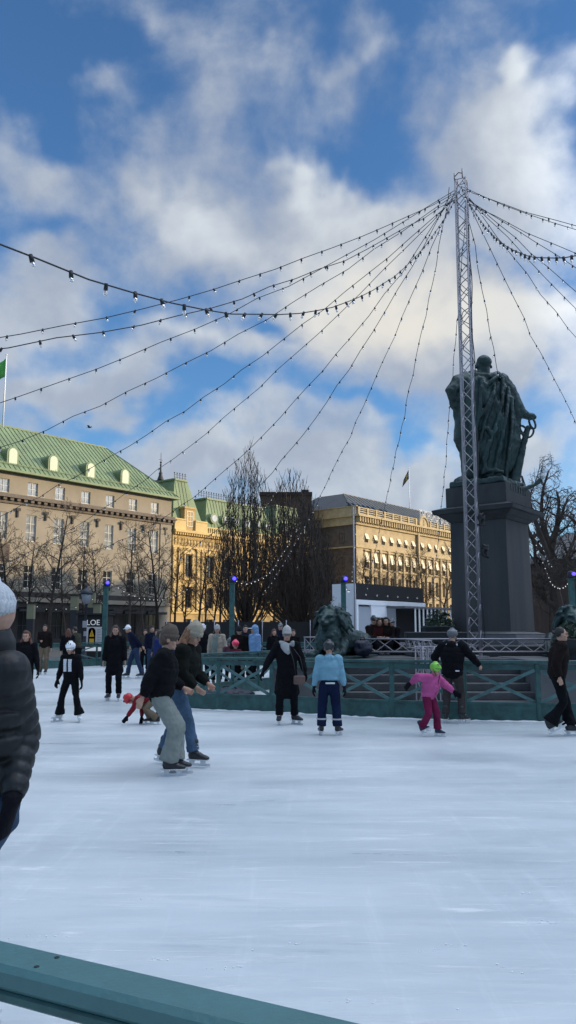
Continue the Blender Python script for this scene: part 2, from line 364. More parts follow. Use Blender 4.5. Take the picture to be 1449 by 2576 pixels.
def fr(bm,w0,w1,z0,z1,bev=.0):
    z0-=1.3;z1-=1.3
    vs=[bm.verts.new((sx*w,sy*w,z)) for w,z in ((w0,z0),(w1,z1)) for sx,sy in ((-1,-1),(1,-1),(1,1),(-1,1))]
    fs=[bm.faces.new([vs[i] for i in f]) for f in ((0,3,2,1),(4,5,6,7),(0,1,5,4),(1,2,6,5),(2,3,7,6),(3,0,4,7))]
    if bev: bmesh.ops.bevel(bm,geom=list(set(e for f in fs for e in f.edges)),offset=bev,segments=2,affect='EDGES')
bm=NB(); fr(bm,1.3,1.3,1.302,1.45,.015); fr(bm,1.22,1.2,1.452,1.6,.02); fr(bm,1.2,.97,1.602,1.66); obj('base',bm,lstone,PED)
bm=NB(); fr(bm,.945,.90,1.662,5.02,.012); obj('shaft',bm,mat('polished_granite',(.026,.029,.036),.65,col2=(.062,.058,.053),vs=1.1,stretch=(1.6,1.6,.18),bump=.12,bs=30),PED)
bm=NB(); fr(bm,.92,1.02,5.022,5.12); fr(bm,1.04,1.22,5.122,5.27,.01); fr(bm,1.30,1.33,5.272,5.40,.012); fr(bm,1.33,1.03,5.402,5.50); obj('cornice',bm,stone,PED)
bm=NB(); fr(bm,.99,.99,5.502,6.12,.015); obj('upper_block',bm,stone,PED)
for k in range(7):
    bm=NB(); y=-.6+.19*k; box(bm,(.985,y,4.60),(1.004,y+.05,4.60+.19))
    if k%2: box(bm,(.985,y+.0501,4.60),(1.004,y+.12,4.63))
    obj('raised_letter',bm,bronze,PED)
# statue (seen from behind): outline measured at its own distance
YS=24.8
def sp(u,v,dy=0.): p=atY(u,v,YS); return Vector((p.x,YS+dy,p.z))
STA=thing('statue','green bronze robed man on the tall pedestal, seen from behind beside an anchor','statue',(6.34,24.8,6.12))
sil=[(1222,945,24),(1216,955,46),(1214,968,64),(1214,990,72),(1218,1020,76),(1226,1060,79),(1229,1100,76),(1229,1130,74),(1228,1160,68),(1224,1185,62),(1222,1205,60)]
bm=NB(); pts=[];rad=[]
for u,v,hw in sil:
    p=sp(u,v); pts.append(p); w=hw/2000*25.3; rad.append((w,w*.66))
def fold(t_,a): return .97+.055*math.sin(7*a+9*t_)+.05*math.sin(12*a-5*t_+1.3)+.03*math.sin(19*a+4*t_)
# resample
def resamp(P,R,n):
    o=[];q=[]
    for i in range(n):
        s=i/(n-1)*(len(P)-1); k=min(int(s),len(P)-2); f=s-k; f2=f
        o.append(P[k].lerp(P[k+1],f2)); q.append((R[k][0]*(1-f2)+R[k+1][0]*f2,R[k][1]*(1-f2)+R[k+1][1]*f2))
    return o,q
p_,r_=resamp(pts,[(a_*.97,b2*.97) for a_,b2 in rad],44); sweep(bm,p_,r_,n=90,mod=fold)
# neck, head, arms
sweep(bm,[sp(1220,955),sp(1218,938),sp(1217,925)],[(.30,.26),(.2,.2),(.19,.19)])
ell(bm,sp(1216,916,.03),(.235,.27,.25)); ell(bm,sp(1217,911,-.06),(.25,.24,.2)); ell(bm,sp(1217,927,.16),(.17,.18,.17))
ell(bm,sp(1237,922,.03),(.03,.06,.07)); ell(bm,sp(1197,922,.03),(.03,.06,.07))
# left arm, elbow out and hand on hip
sweep(bm,[sp(1176,958),sp(1150,968,-.1),sp(1131,990,-.25),sp(1146,1017,-.05),sp(1162,1032,.15)],[(.34,.3),(.27,.26),(.2,.2),(.2,.2),(.18,.18)])
ell(bm,sp(1140,968,-.15),(.09,.12,.10))
# shoulders cape collar
sweep(bm,[sp(1178,962,-.05),sp(1198,952,-.22),sp(1222,957,-.34),sp(1246,950,-.2),sp(1262,960,0)],[(.17,.17),(.16,.15),(.15,.13),(.17,.16),(.22,.2)],side=(0,1,0))
# right arm with sleeve drape, hand on the anchor ring
sweep(bm,[sp(1258,958),sp(1278,985),sp(1292,1012,-.05),sp(1312,1042,-.1),sp(1328,1049,-.1)],[(.30,.28),(.27,.27),(.23,.24),(.17,.17),(.12,.13)])
ell(bm,sp(1332,1049,-.1),(.17,.14,.12)); sweep(bm,[sp(1322,1044,-.1),sp(1342,1052,-.14)],[(.1,.09),(.09,.08)])
sweep(bm,[sp(1288,1000,-.02),sp(1296,1040,-.05),sp(1300,1070,-.05),sp(1294,1085,-.05)],[(.2,.26),(.18,.24),(.13,.2),(.07,.12)])
# trailing robe at right and left
sweep(bm,[sp(1282,1075,.05),sp(1288,1110,.05),sp(1288,1135,.05),sp(1274,1165,0)],[(.2,.34),(.22,.36),(.2,.34),(.14,.25)])
sweep(bm,[sp(1160,1060,.05),sp(1158,1105,.05),sp(1163,1130,.05)],[(.2,.3),(.2,.3),(.12,.2)])
sweep(bm,[sp(1170,1120),sp(1176,1180),sp(1186,1208)],[(.2,.3),(.18,.26),(.22,.3)])
# big folds: raised ribs wandering down the back
folds=[[(1240,955),(1228,1010),(1205,1085),(1192,1150),(1190,1200)],[(1255,962),(1250,1030),(1232,1090),(1214,1150),(1205,1200)],[(1270,985),(1262,1050),(1250,1110),(1238,1165),(1228,1205)],
 [(1278,1010),(1276,1080),(1268,1140),(1262,1200)],[(1200,965),(1196,1040),(1186,1110),(1180,1180)],[(1230,1000),(1212,1040),(1192,1065)],[(1215,1090),(1226,1110),(1236,1090)],[(1196,960),(1212,985),(1240,962)],[(1218,1120),(1205,1160),(1215,1195)]]
for fo in folds:
    q=[]
    for u,v in fo:
        c=min(sil,key=lambda s:abs(s[1]-v)); hw=c[2]/2000*25.3; x=(u-c[0])/2000*25.3; dy=-math.sqrt(max(.05,1-min(1,(x/hw))**2))*hw*.66
        q.append(sp(u,v,dy-.0))
    qq,_=resamp(q,[(0,0)]*len(q),len(q)*3-2)
    sweep(bm,qq,[(.065,.11)]*len(qq),n=8)
# foot and draped rock
sweep(bm,[sp(1205,1196,-.2),sp(1225,1190,-.45),sp(1250,1198,-.7)],[(.16,.13),(.15,.11),(.08,.06)])
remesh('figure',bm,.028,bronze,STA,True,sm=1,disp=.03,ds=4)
bm=NB(); RT=Matrix.Translation((6.34,24.8,0))@Matrix.Rotation(math.radians(-38),4,'Z')
box(bm,(-.9,-.9,6.122),(.9,.9,6.32),M=RT)
for q in ((-.55,-.3,.45,.3),(-.75,.0,.3,.33),(-.2,-.6,.3,.12),(.5,-.6,.25,.1),(-.85,-.5,.12,.22)):
    ell(bm,RT@Vector((q[0],q[1],6.3)),(q[2],q[2]*.8,q[3]))
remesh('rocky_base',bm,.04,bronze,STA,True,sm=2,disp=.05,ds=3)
ANC=thing('anchor','bronze anchor leaning under the statue\'s right hand, its chain hanging','anchor',(7.1,24.2,6.3))
bm=NB(); yo=-.12
sweep(bm,[sp(1325,1078,yo),sp(1314,1120,yo),sp(1299,1180,yo),sp(1286,1226,yo)],[(.09,.09),(.11,.1),(.15,.13),(.21,.15)])
arc=[sp(1250,1215,yo),sp(1270,1226,yo),sp(1296,1232,yo),sp(1320,1230,yo),(sp(1342,1222,yo)),sp(1358,1208,yo)]
sweep(bm,arc,[(.06,.06),(.09,.09),(.09,.09),(.07,.07),(.06,.06),(.05,.09)],side=(0,1,0))
remesh('shank_and_flukes',bm,.03,bronze,ANC,True,sm=2,disp=.02,ds=5)
bm=NB()
for (u,v,ru,rv,tl) in ((1335,1068,7,15,.3),(1330,1092,7,13,-.5),(1314,1086,7,14,.6),(1308,1104,6,12,.2)):
    c=sp(u,v,yo-.05); pr=[]
    for k in range(15):
        a_=2*math.pi*k/14; x=ru*math.cos(a_);y=rv*math.sin(a_); pr.append(c+Vector(((x*math.cos(tl)-y*math.sin(tl))/2000*25,.0,(x*math.sin(tl)+y*math.cos(tl))/2000*25)))
    tube(bm,pr,.035,6)
obj('chain_ring',bm,bronze,ANC,True,True)
# lions
def lion(x,y,z,yaw,s,label):
    root=thing('lion_statue',label,'lion statue',(x,y,z),yaw,'bronze lions guarding the steps'); s*=.88
    bm=NB()
    sweep(bm,[(0,1.9*s,.36*s),(0,1.2*s,.42*s),(0,.5*s,.48*s),(0,.1*s,.5*s)],[(.33*s,.36*s),(.3*s,.36*s),(.32*s,.42*s),(.3*s,.42*s)])
    for sx in (-1,1):
        sweep(bm,[(.27*sx*s,.25*s,.38*s),(.29*sx*s,.0,.13*s),(.29*sx*s,-.45*s,.1*s),(.29*sx*s,-.62*s,.09*s)],[(.15*s,.17*s),(.13*s,.13*s),(.12*s,.1*s),(.15*s,.09*s)])
        sweep(bm,[(.3*sx*s,1.7*s,.4*s),(.42*sx*s,1.35*s,.25*s),(.42*sx*s,1.0*s,.09*s)],[(.18*s,.3*s),(.14*s,.2*s),(.12*s,.09*s)])
    # head
    hz=1.0*s
    ell(bm,(0,-.08*s,hz),(.27*s,.28*s,.29*s)); ell(bm,(0,-.33*s,hz-.1*s),(.145*s,.17*s,.12*s)); ell(bm,(0,-.30*s,hz-.23*s),(.10*s,.12*s,.07*s))
    ell(bm,(0,-.47*s,hz-.04*s),(.065*s,.05*s,.04*s)); sweep(bm,[(0,-.28*s,hz+.14*s),(0,-.45*s,hz)],[(.06*s,.05*s),(.055*s,.05*s)])
    for sx in (-1,1):
        ell(bm,(sx*.12*s,-.31*s,hz+.10*s),(.10*s,.06*s,.04*s)); ell(bm,(sx*.14*s,-.27*s,hz-.03*s),(.09*s,.09*s,.07*s)); ell(bm,(sx*.24*s,.0,hz+.24*s),(.07*s,.05*s,.08*s))
    rr=random.Random(5)
    # mane of hanging locks
    for k in range(150):
        a_=rr.uniform(-.15,math.pi+.15) if k%3 else rr.uniform(math.pi,2*math.pi); rad_=rr.uniform(.29,.40)*s; yy=rr.uniform(-.13,.35)*s
        p=Vector((math.cos(a_)*rad_,yy,hz+math.sin(a_)*rad_*.95)); d_=Vector((math.cos(a_)*.10,rr.uniform(-.02,.1),-.12 if math.sin(a_)<.5 else .0))*s
        sweep(bm,[p,p+d_*.6+Vector((0,0,-.02*s)),p+d_*1.4+Vector((rr.uniform(-.04,.04)*s,0,-.08*s))],[(.05*s,.045*s),(.045*s,.04*s),(.015*s,.015*s)],n=7)
    for k in range(70):
        a_=rr.uniform(-1.3,1.3); zz_=rr.uniform(.30,.70)*s; p=Vector((math.sin(a_)*.31*s,-.16*s*math.cos(a_)-.12*s,zz_))
        sweep(bm,[p,p+Vector((rr.uniform(-.03,.03)*s,-.05*s,-.1*s)),p+Vector((rr.uniform(-.05,.05)*s,-.02*s,-.19*s))],[(.055*s,.05*s),(.05*s,.045*s),(.015*s,.015*s)],n=7)
    sweep(bm,[(0,0,.45*s),(0,-.08*s,.75*s),(0,0,1.0*s)],[(.33*s,.24*s),(.30*s,.26*s),(.28*s,.25*s)])
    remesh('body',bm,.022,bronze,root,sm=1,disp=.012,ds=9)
    bm=NB(); box(bm,(-.5*s,-.75*s,-.0),(.5*s,2.1*s,.05*s),bev=.01); obj('base_plate',bm,bronze,root)
    return root
lion(1.0,19.0,1.045,math.radians(-28),1.02,'bronze lion head and mane above the left stair wall, behind the child in pale blue')
lion(6.75,19.0,1.045,math.radians(-8),1.02,'bronze lion at the right picture edge above the right stair wall')
# planters
def planter(x,y,z,label,s=1.):
    root=thing('planter',label,'planter',(x,y,z),0,'stone bowls with evergreen shrubs on the terrace')
    bm=NB(); lathe(bm,[(.16*s,0),(.2*s,.03*s),(.13*s,.08*s),(.3*s,.16*s),(.42*s,.3*s),(.45*s,.42*s),(.48*s,.45*s),(.42*s,.46*s),(.38*s,.42*s)],22); obj('bowl',bm,stone,root)
    bm=NB(); rr=random.Random(int(x*10))
    for k in range(900):
        v=Vector((rr.gauss(0,1),rr.gauss(0,1),rr.gauss(0,1))).normalized()*rr.uniform(.2,.42)*s; v.z=abs(v.z)*1.1+.42*s if v.z>-.1 else .45*s
        n_=Vector((rr.gauss(0,1),rr.gauss(0,1),rr.gauss(0,1))).normalized(); t1=n_.orthogonal()*.045*s; t2=n_.cross(t1)*.5
        bm.faces.new([bm.verts.new(v+q) for q in (-t1,t2,t1,-t2)])
    obj('shrub',bm,mat('evergreen_leaves',(.025,.045,.03),.7,col2=(.05,.075,.045),vs=8),root)
planter(6.45,19.1-.9,1.045,'dark stone bowl planter with small shrub on the right stair wall')
planter(4.55,24.2,1.3,'rounded dark shrub planter at the left foot of the pedestal',1.15)
# dark bench block on the terrace
B=thing('stone_bench','long low dark bench between the seated people and the pedestal','bench',(4.3,22.4,1.025))
bm=NB(); box(bm,(3.25,22.0,1.36),(4.98,22.5,1.66),bev=.02); obj('seat',bm,mat('bench_black',(.012,.014,.018),.6),B,True)
for x in (3.5,4.7):
    bm=NB(); box(bm,(x-.06,22.05,1.03),(x+.06,22.45,1.359)); obj('leg',bm,stone,B,True)
# ---------------------------------------------------------------- truss frames
def truss(bm,a,b_,w,rot=0.,step=.36,r=.02,rb=.009,n=6,x=True):
    a=Vector(a);b_=Vector(b_);d=(b_-a);L_=d.length;d.normalize()
    e1=d.orthogonal().normalized() if abs(d.z)>.9 else Vector((0,0,1)); e1=Quaternion(d,rot)@e1; e2=d.cross(e1)
    cor=[(e1*sx+e2*sy)*w/2 for sx,sy in ((-1,-1),(1,-1),(1,1),(-1,1))]
    for c in cor: tube(bm,[a+c,b_+c],r,n)
    k=max(2,int(round(L_/step)))
    for f in range(4):
        c0,c1=cor[f],cor[(f+1)%4]
        for i in range(k):
            p=a+d*L_*i/k; q=a+d*L_*(i+1)/k
            if (i+f)%2: tube(bm,[p+c0,q+c1],rb,4)
            else: tube(bm,[p+c1,q+c0],rb,4)
    for f in range(4):
        for e in (a+d*.02,b_-d*.02,): tube(bm,[e+cor[f],e+cor[(f+1)%4]],rb*1.3,4)
MX,MY,MZ=4.83,20.7,14.2
MA=thing('truss_mast','tall slim aluminium lattice mast in front of the statue holding the light strings','mast',(MX,MY,1.03))
bm=NB(); truss(bm,(4.80,MY,1.04),(MX+.035,MY,MZ),.29,math.radians(22),.34,.0255,.0115); obj('lattice',bm,steel,MA,True)
bm=NB(); box(bm,(4.5,MY-.28,1.022),(5.1,MY+.28,1.05)); obj('base_plate',bm,steel,MA,True)
for dx,dy,hh in ((-.17,-.1,.16),(.03,-.2,.24),(.19,.06,.12),(-.02,.2,.14)):
    bm=NB(); tube(bm,[(MX+dx,MY+dy,MZ-.02),(MX+dx,MY+dy,MZ+hh)],.022,6); obj('top_spigot',bm,steel,MA,True)
bm=NB(); q=[(MX-.17,MY-.1,MZ+.05),(MX-.08,MY-.2,MZ+.12),(MX+.03,MY-.2,MZ+.10)]; tube(bm,q,.014,5)
obj('top_cable',bm,wire,MA,True)
bm=NB(); rr=random.Random(9); pr=[]
for k in range(46): pr.append((MX+.03+.17*math.sin(k*.9)*.9+rr.uniform(-.03,.03),MY-.16+rr.uniform(-.03,.03),MZ-.1-k*.12))
tube(bm,pr,.011,4); pr=[(MX+.18+.03*math.sin(k*.8),MY-.12,1.1+k*.3) for k in range(40)]; tube(bm,pr,.012,4)
obj('power_cable',bm,wire,MA,True)
for n_,(cx,cz) in enumerate(((MX+.2,4.55),(MX+.26,3.75))):
    bm=NB(); pr=[Vector((cx+.09*math.sin(k*1.9),MY-.22+.03*math.cos(k*1.3),cz+.20*math.cos(k*.83)*(.5+.5*rr.random()))) for k in range(26)]
    tube(bm,pr,.03,6); obj('cable_coil',bm,wire,MA,True)
TB=thing('truss_barrier','horizontal aluminium lattice beam on lattice legs across the monument steps','truss barrier',(3.3,19.85,1.02))
bm=NB(); truss(bm,(1.75,19.85,1.33),(6.42,19.85,1.33),.31,math.radians(0),.42,.021,.011); obj('beam',bm,steel,TB,True)
for x in (2.86,3.1):
    bm=NB(); truss(bm,(x,17.25,.02),(x,17.25,1.36),.19,math.radians(0),.3,.016,.009); obj('leg',bm,steel,TB,True)
bm=NB(); truss(bm,(2.98,17.25,1.38),(2.98,19.7,1.38),.19,0,.34,.016,.009); obj('link_beam',bm,steel,TB,True)
TB2=thing('truss_barrier','short aluminium lattice barrier on a post left of the lion head','truss barrier',(.6,21.2,0))
bm=NB(); truss(bm,(.42,21.2,1.35),(1.0,21.2,1.35),.34,0,.3,.02,.011); obj('beam',bm,steel,TB2,True)
bm=NB(); truss(bm,(.48,21.2,.01),(.48,21.2,1.16),.14,0,.28,.015,.009); obj('leg',bm,steel,TB2,True)
bm=NB(); beam(bm,(-.3,21.2,1.26),(.3,21.2,1.26),.05,.09); obj('side_rail',bm,steel,TB2,True)
# the pack lying by the rear fence and the one by the lion
def bag(name,label,x,y,z,sx,sy,sz,m,rot=0.):
    root=thing(name,label,'bag',(x,y,z),rot)
    bm=NB(); sweep(bm,[(-sx*.5,0,sz*.42),(-sx*.2,0,sz*.52),(sx*.2,0,sz*.5),(sx*.5,0,sz*.4)],[(sy*.4,sz*.42),(sy*.5,sz*.5),(sy*.5,sz*.48),(sy*.35,sz*.38)],side=(0,1,0)); remesh('bag_body',bm,.02,m,root,sm=2,disp=.03,ds=7)
    bm=NB(); tube(bm,[(-sx*.2,0,sz*.9),(-sx*.1,0,sz*1.15),(sx*.1,0,sz*1.15),(sx*.2,0,sz*.9)],.015,6); obj('handle',bm,wire,root)
    return root
navy=mat('navy_nylon',(.008,.012,.03),.6)
bag('duffel_bag','low black duffel bag lying on the snow inside the fence corner',-1.4,19.2,0,1.05,.4,.34,navy,.1)
# ---------------------------------------------------------------- buildings
TH=math.radians(40); DS=Vector((math.sin(TH),math.cos(TH),0)); NS=Vector((DS.y,-DS.x,0)); P0=Vector((-15.572,105,0))
ROT=math.radians(50)
def W2(s,dep,z): return P0+DS*s-NS*dep+Vector((0,0,z))
def bthing(name,label,s,dep=0.,cat='building'):
    return thing(name,label,cat,W2(s,dep,0),ROT)
def wall_holes(bm,X0,X1,Z0,Z1,holes,y=0.,rev=.22,mi=0):
    xs=sorted(set([X0,X1]+[h[0] for h in holes]+[h[1] for h in holes])); zs=sorted(set([Z0,Z1]+[h[2] for h in holes]+[h[3] for h in holes]))
    xs=[x for x in xs if X0<=x<=X1]; zs=[z for z in zs if Z0<=z<=Z1]; V={}
    def vv(x,z):
        if (x,z) not in V: V[(x,z)]=bm.verts.new((x,y,z))
        return V[(x,z)]
    for a,b_ in zip(xs,xs[1:]):
        for c,d in zip(zs,zs[1:]):
            mx_,mz=(a+b_)/2,(c+d)/2
            if any(h[0]<mx_<h[1] and h[2]<mz<h[3] for h in holes): continue
            bm.faces.new((vv(a,c),vv(b_,c),vv(b_,d),vv(a,d))).material_index=mi
    for h in holes:
        q=[(h[0],h[2]),(h[1],h[2]),(h[1],h[3]),(h[0],h[3])]
        for i in range(4):
            (xa,za),(xb,zb)=q[i],q[(i+1)%4]
            bm.faces.new([bm.verts.new(p) for p in ((xa,y,za),(xb,y,zb),(xb,y+rev,zb),(xa,y+rev,za))]).material_index=mi
WFR={}
def window_mesh(w,h,nx,nz,fr=.07,sill=True):
    k=(round(w,2),round(h,2),nx,nz)
    if k in WFR: return WFR[k]
    bm=NB(); box(bm,(-w/2,-.02,0),(-w/2+fr,.05,h)); box(bm,(w/2-fr,-.02,0),(w/2,.05,h)); box(bm,(-w/2+fr,-.02,0),(w/2-fr,.05,fr)); box(bm,(-w/2+fr,-.02,h-fr),(w/2-fr,.05,h))
    for i in range(1,nx): x=-w/2+w*i/nx; box(bm,(x-fr*.4,-.01,fr),(x+fr*.4,.04,h-fr))
    for i in range(1,nz): z=h*i/nz; box(bm,(-w/2+fr,-.005,z-fr*.35),(w/2-fr,.035,z+fr*.35))
    me=bpy.data.meshes.new('window'); bmesh.ops.recalc_face_normals(bm,faces=bm.faces[:]); bm.to_mesh(me); bm.free()
    bm=NB(); bm.faces.new([bm.verts.new(p) for p in ((-w/2+.02,.045,.02),(w/2-.02,.045,.02),(w/2-.02,.045,h-.02),(-w/2+.02,.045,h-.02))])
    pm=bpy.data.meshes.new('pane'); bm.to_mesh(pm); bm.free(); WFR[k]=(me,pm); return me,pm
def window(parent,x,z,w,h,nx,nz,fm,gm_,y=0.,rev=.15,rz=0.):
    me,pm=window_mesh(w,h,nx,nz)
    if not me.materials: me.materials.append(fm)
    if not pm.materials: pm.materials.append(gm_)
    o=bpy.data.objects.new('window',me); C.objects.link(o); o.parent=parent; o.location=(x,y+rev,z); o.rotation_euler=(0,0,rz)
    p=bpy.data.objects.new('pane',pm); C.objects.link(p); p.parent=o
    for ob,m_ in ((o,fm),(p,gm_)):
        if ob.data.materials[0]!=m_: ob.material_slots[0].link='OBJECT'; ob.material_slots[0].material=m_
    return o
wfr=mat('white_window_frame',(.62,.60,.52),.5); dfr=mat('dark_window_frame',(.06,.05,.045),.5)
pl1=mat('grey_beige_plaster',(.30,.262,.20),.9,var=.14,vs=.35,bump=.08,bs=10)
cop=mat('green_copper',(.155,.215,.105),.6,var=.22,vs=.5,bump=.05,stretch=(1,1,.3))
copd=mat('dormer_front_paint',(.55,.62,.45),.6)
trim1=mat('brown_stone_trim',(.15,.125,.10),.85,var=.2)
# --- left building
X0=-48.; B1=bthing('building','long grey beige building with green copper roof and round topped dormers',0)
bays=[-2.9-3.6*k for k in range(13)]
H1=[];wins=[]
for x in bays:
    for z0,z1,nx,nz in ((16.95,18.45,2,2),(11.75,14.75,2,3),(6.5,9.1,2,3)):
        H1.append((x-.65,x+.65,z0,z1)); wins.append((x,z0,1.3,z1-z0,nx,nz))
    H1.append((x-1.1,x+1.1,.4,4.4)); wins.append((x,.4,2.2,4.,3,2))
bm=NB(); wall_holes(bm,X0,0,0,19.2,H1,0.); 
for x in (X0,0):
    bm.faces.new([bm.verts.new(p) for p in ((x,0,0),(x,14,0),(x,14,19.2),(x,0,19.2))])
bm.faces.new([bm.verts.new(p) for p in ((X0,14,0),(0,14,0),(0,14,19.2),(X0,14,19.2))])
obj('wall',bm,pl1,B1)
bm=NB(); base_h=[(x-1.1,x+1.1,.4,4.4) for x in bays]; wall_holes(bm,X0,-.02,0.,6.1,base_h,-.06,.05); obj('dark_stone_base',bm,mat('dark_base_stone',(.045,.038,.035),.85,var=.3,vs=1.5),B1)
for w in wins: window(B1,w[0],w[1],w[2],w[3],w[4],w[5],wfr if w[1]>5 else dfr,glass if w[1]>10 else dglass)
bm=NB(); box(bm,(-1.9,-.12,0),(-.0,-.004,16.0)); box(bm,(X0,-.25,5.0),(0.05,-.003,5.5)); obj('pilaster_and_band',bm,pl1,B1)
bm=NB(); box(bm,(X0,-.62,16.35),(.5,-.003,16.6)); box(bm,(X0,-.2,15.75),(.2,-.003,16.05)); box(bm,(X0,-.4,16.602),(.3,-.003,16.8))
x=X0+.3
while x<.2: box(bm,(x,-.5,16.06),(x+.42,-.004,16.345)); x+=.85
obj('cornice',bm,trim1,B1)
for x in [b+1.8 for b in bays]:
    bm=NB(); box(bm,(x-.09,-.2,14.3),(x+.09,-.003,15.3)); box(bm,(x-.25,-.3,15.0),(x+.25,-.2,15.32)); obj('iron_ornament',bm,mat('dark_iron',(.03,.027,.025),.6,.5),B1)
for x,w in [(b,.5) for b in bays[3:6:2]]:
    pass
# roof with standing seams
ez,rz_,dp=19.45,26.3,7.
bm=NB(); E0=(X0,-.75,ez);E1=(.7,-.75,ez);E2=(.7,14.7,ez);E3=(X0,14.7,ez);R0=(X0,dp,rz_);R1=(-5.8,dp,rz_)
v=[bm.verts.new(p) for p in (E0,E1,E2,E3,R0,R1)]
for f in ((0,1,5,4),(1,2,5),(2,3,4,5),(3,0,4)): bm.faces.new([v[i] for i in f])
x=X0+.3
while x<.6:
    t1=1. if x<-5.8 else (.7-x)/6.5
    beam(bm,(x,-.75,ez+.03),(x,-.75+7.75*t1,ez+.03+(rz_-ez)*t1),.05,.09); x+=.62
y=-.1
while y<13:
    t1=min(1,(y+.75)/7.75) if y<dp else max(0,(14.7-y)/7.7)
    beam(bm,(.7,y,ez+.03),(.7-6.5*t1,y,ez+.03+(rz_-ez)*t1),.09,.05,up=(1,0,0)); y+=.7
beam(bm,R0,R1,.3,.2); beam(bm,R1,E1,.2,.12)
obj('roof',bm,cop,B1)
bm=NB(); box(bm,(X0,-.85,19.2),(.8,-.74,19.46)); box(bm,(X0,-.74,19.21),(.75,-.003,19.3)); box(bm,(.003,-.74,19.2),(.8,14.,19.4)); obj('gutter',bm,cop,B1)
bm=NB(); x=X0+1
while x<.4:
    beam(bm,(x,-.2,ez+.45),(x,-.3,ez+.95),.04,.04); x+=1.6
for h in (.6,.75): beam(bm,(X0,-.1,ez+.35+h*.6),(.3,-.1,ez+.35+h*.6),.04,.05)
obj('snow_guard',bm,cop,B1)
for k in range(9):
    x=-7.75-5.25*k
    bm=NB(); w=.72; prof=[(-w,0),(w,0),(w,1.35)]+[(w*math.cos(a_),1.35+w*math.sin(a_)) for a_ in [math.pi*i/8 for i in range(1,8)]]+[(-w,1.35)]
    A=[bm.verts.new((x+p,.15,20.15+q)) for p,q in prof]; Bq=[bm.verts.new((x+p,3.2,20.15+q)) for p,q in prof]
    for i in range(len(prof)): bm.faces.new((A[i],A[(i+1)%len(prof)],Bq[(i+1)%len(prof)],Bq[i]))
    bm.faces.new(A); bm.faces.new(Bq[::-1]); dm_=obj('dormer',bm,cop,B1)
    bm=NB(); w=.5; prof=[(-w,0),(w,0),(w,1.3)]+[(w*math.cos(a_),1.3+w*math.sin(a_)) for a_ in [math.pi*i/8 for i in range(1,8)]]+[(-w,1.3)]
    A=[bm.verts.new((x+p,.10,20.25+q)) for p,q in prof]; Bq=[bm.verts.new((x+p,.16,20.25+q)) for p,q in prof]
    for i in range(len(prof)): bm.faces.new((A[i],A[(i+1)%len(prof)],Bq[(i+1)%len(prof)],Bq[i]))
    bm.faces.new(A); bm.faces.new(Bq[::-1]); obj('panel',bm,copd,dm_)
# dark portal and awnings at street level
bm=NB(); box(bm,(X0,-.3,0),(-.02,-.004,.9)); 
for x in bays: box(bm,(x-1.6,-1.1,3.9),(x+1.6,-.26,4.2))
obj('shop_awning',bm,mat('black_awning',(.02,.02,.022),.7),B1)
for i,x in enumerate(bays[5:8]):
    bm=NB(); box(bm,(x-1.0,-.16,9.3),(x+1.0,-.004,11.2)) if i==1 else box(bm,(x-.02,-.01,9.3),(x+.02,-.004,9.4)); obj('wall_sign',bm,mat('brown_sign',(.03,.018,.014),.6),B1)
# --- flagpoles, bird
def flagpole(x,y,z0,z1,label,fl,fw,fh,cm,side=-1,z_off=.3):
    root=thing('flagpole',label,'flagpole',(x,y,z0)); bm=NB(); tube(bm,[(0,0,0),(0,0,z1-z0)],[.11,.06],8); ell(bm,(0,0,z1-z0+.08),(.12,.12,.1)); obj('pole',bm,mat('white_pole',(.75,.76,.78),.4),root)
    bm=NB(); n=12; V=[]
    for i in range(n+1):
        for j in range(7):
            a=i/n; V.append(bm.verts.new((side*(.05+fw*a*(.75+.25*j/6)),.25*math.sin(a*7+j*.5)*a,z1-z0-z_off-fh*(j/6)*(1-.1*a)-fl*a)))
    for i in range(n):
        for j in range(6): f=bm.faces.new((V[i*7+j],V[(i+1)*7+j],V[(i+1)*7+j+1],V[i*7+j+1])); f.smooth=True; f.material_index=1 if (len(cm)>1 and (j in (2,3) or i in (3,4,5))) else 0
    f=obj('flag',bm,cm,root); so=f.modifiers.new('thick','SOLIDIFY'); so.thickness=.02
    return root
p=W2(-22.75,4,0); flagpole(p.x,p.y,25.2,34.0,'thin white pole with drooping green flag on the copper roof',1.0,1.3,2.3,[mat('green_flag',(.06,.30,.05),.8)])
p=atY(1031,1290,172); q=atY(1027,1178,172); flagpole(p.x,p.y,p.z-3,q.z,'slender pole with folded blue and yellow flag above the right roofs',2.2,1.5,2.0,[mat('blue_flag',(.015,.035,.12),.8),mat('flag_yellow',(.25,.18,.04),.8)])
BI=thing('bird','small dark bird gliding against the cloud above the green roof','bird',atY(225,1075,70)); bm=NB()
ell(bm,(0,0,0),(.16,.07,.07)); ell(bm,(.17,0,.04),(.06,.05,.05))
for s in (-1,1):
    bm.faces.new([bm.verts.new(q_) for q_ in ((.06,0,.02),(-.12,0,.02),(-.2,s*.2,.14),(.02,s*.22,.14))]); bm.faces.new([bm.verts.new(q_) for q_ in ((.02,s*.22,.14),(-.2,s*.2,.14),(-.18,s*.42,.08))])
bm.faces.new([bm.verts.new(q_) for q_ in ((-.12,-.03,0),(-.12,.03,0),(-.28,.07,0),(-.28,-.07,0))])
obj('body',bm,mat('feather',(.02,.02,.022),.8),BI)
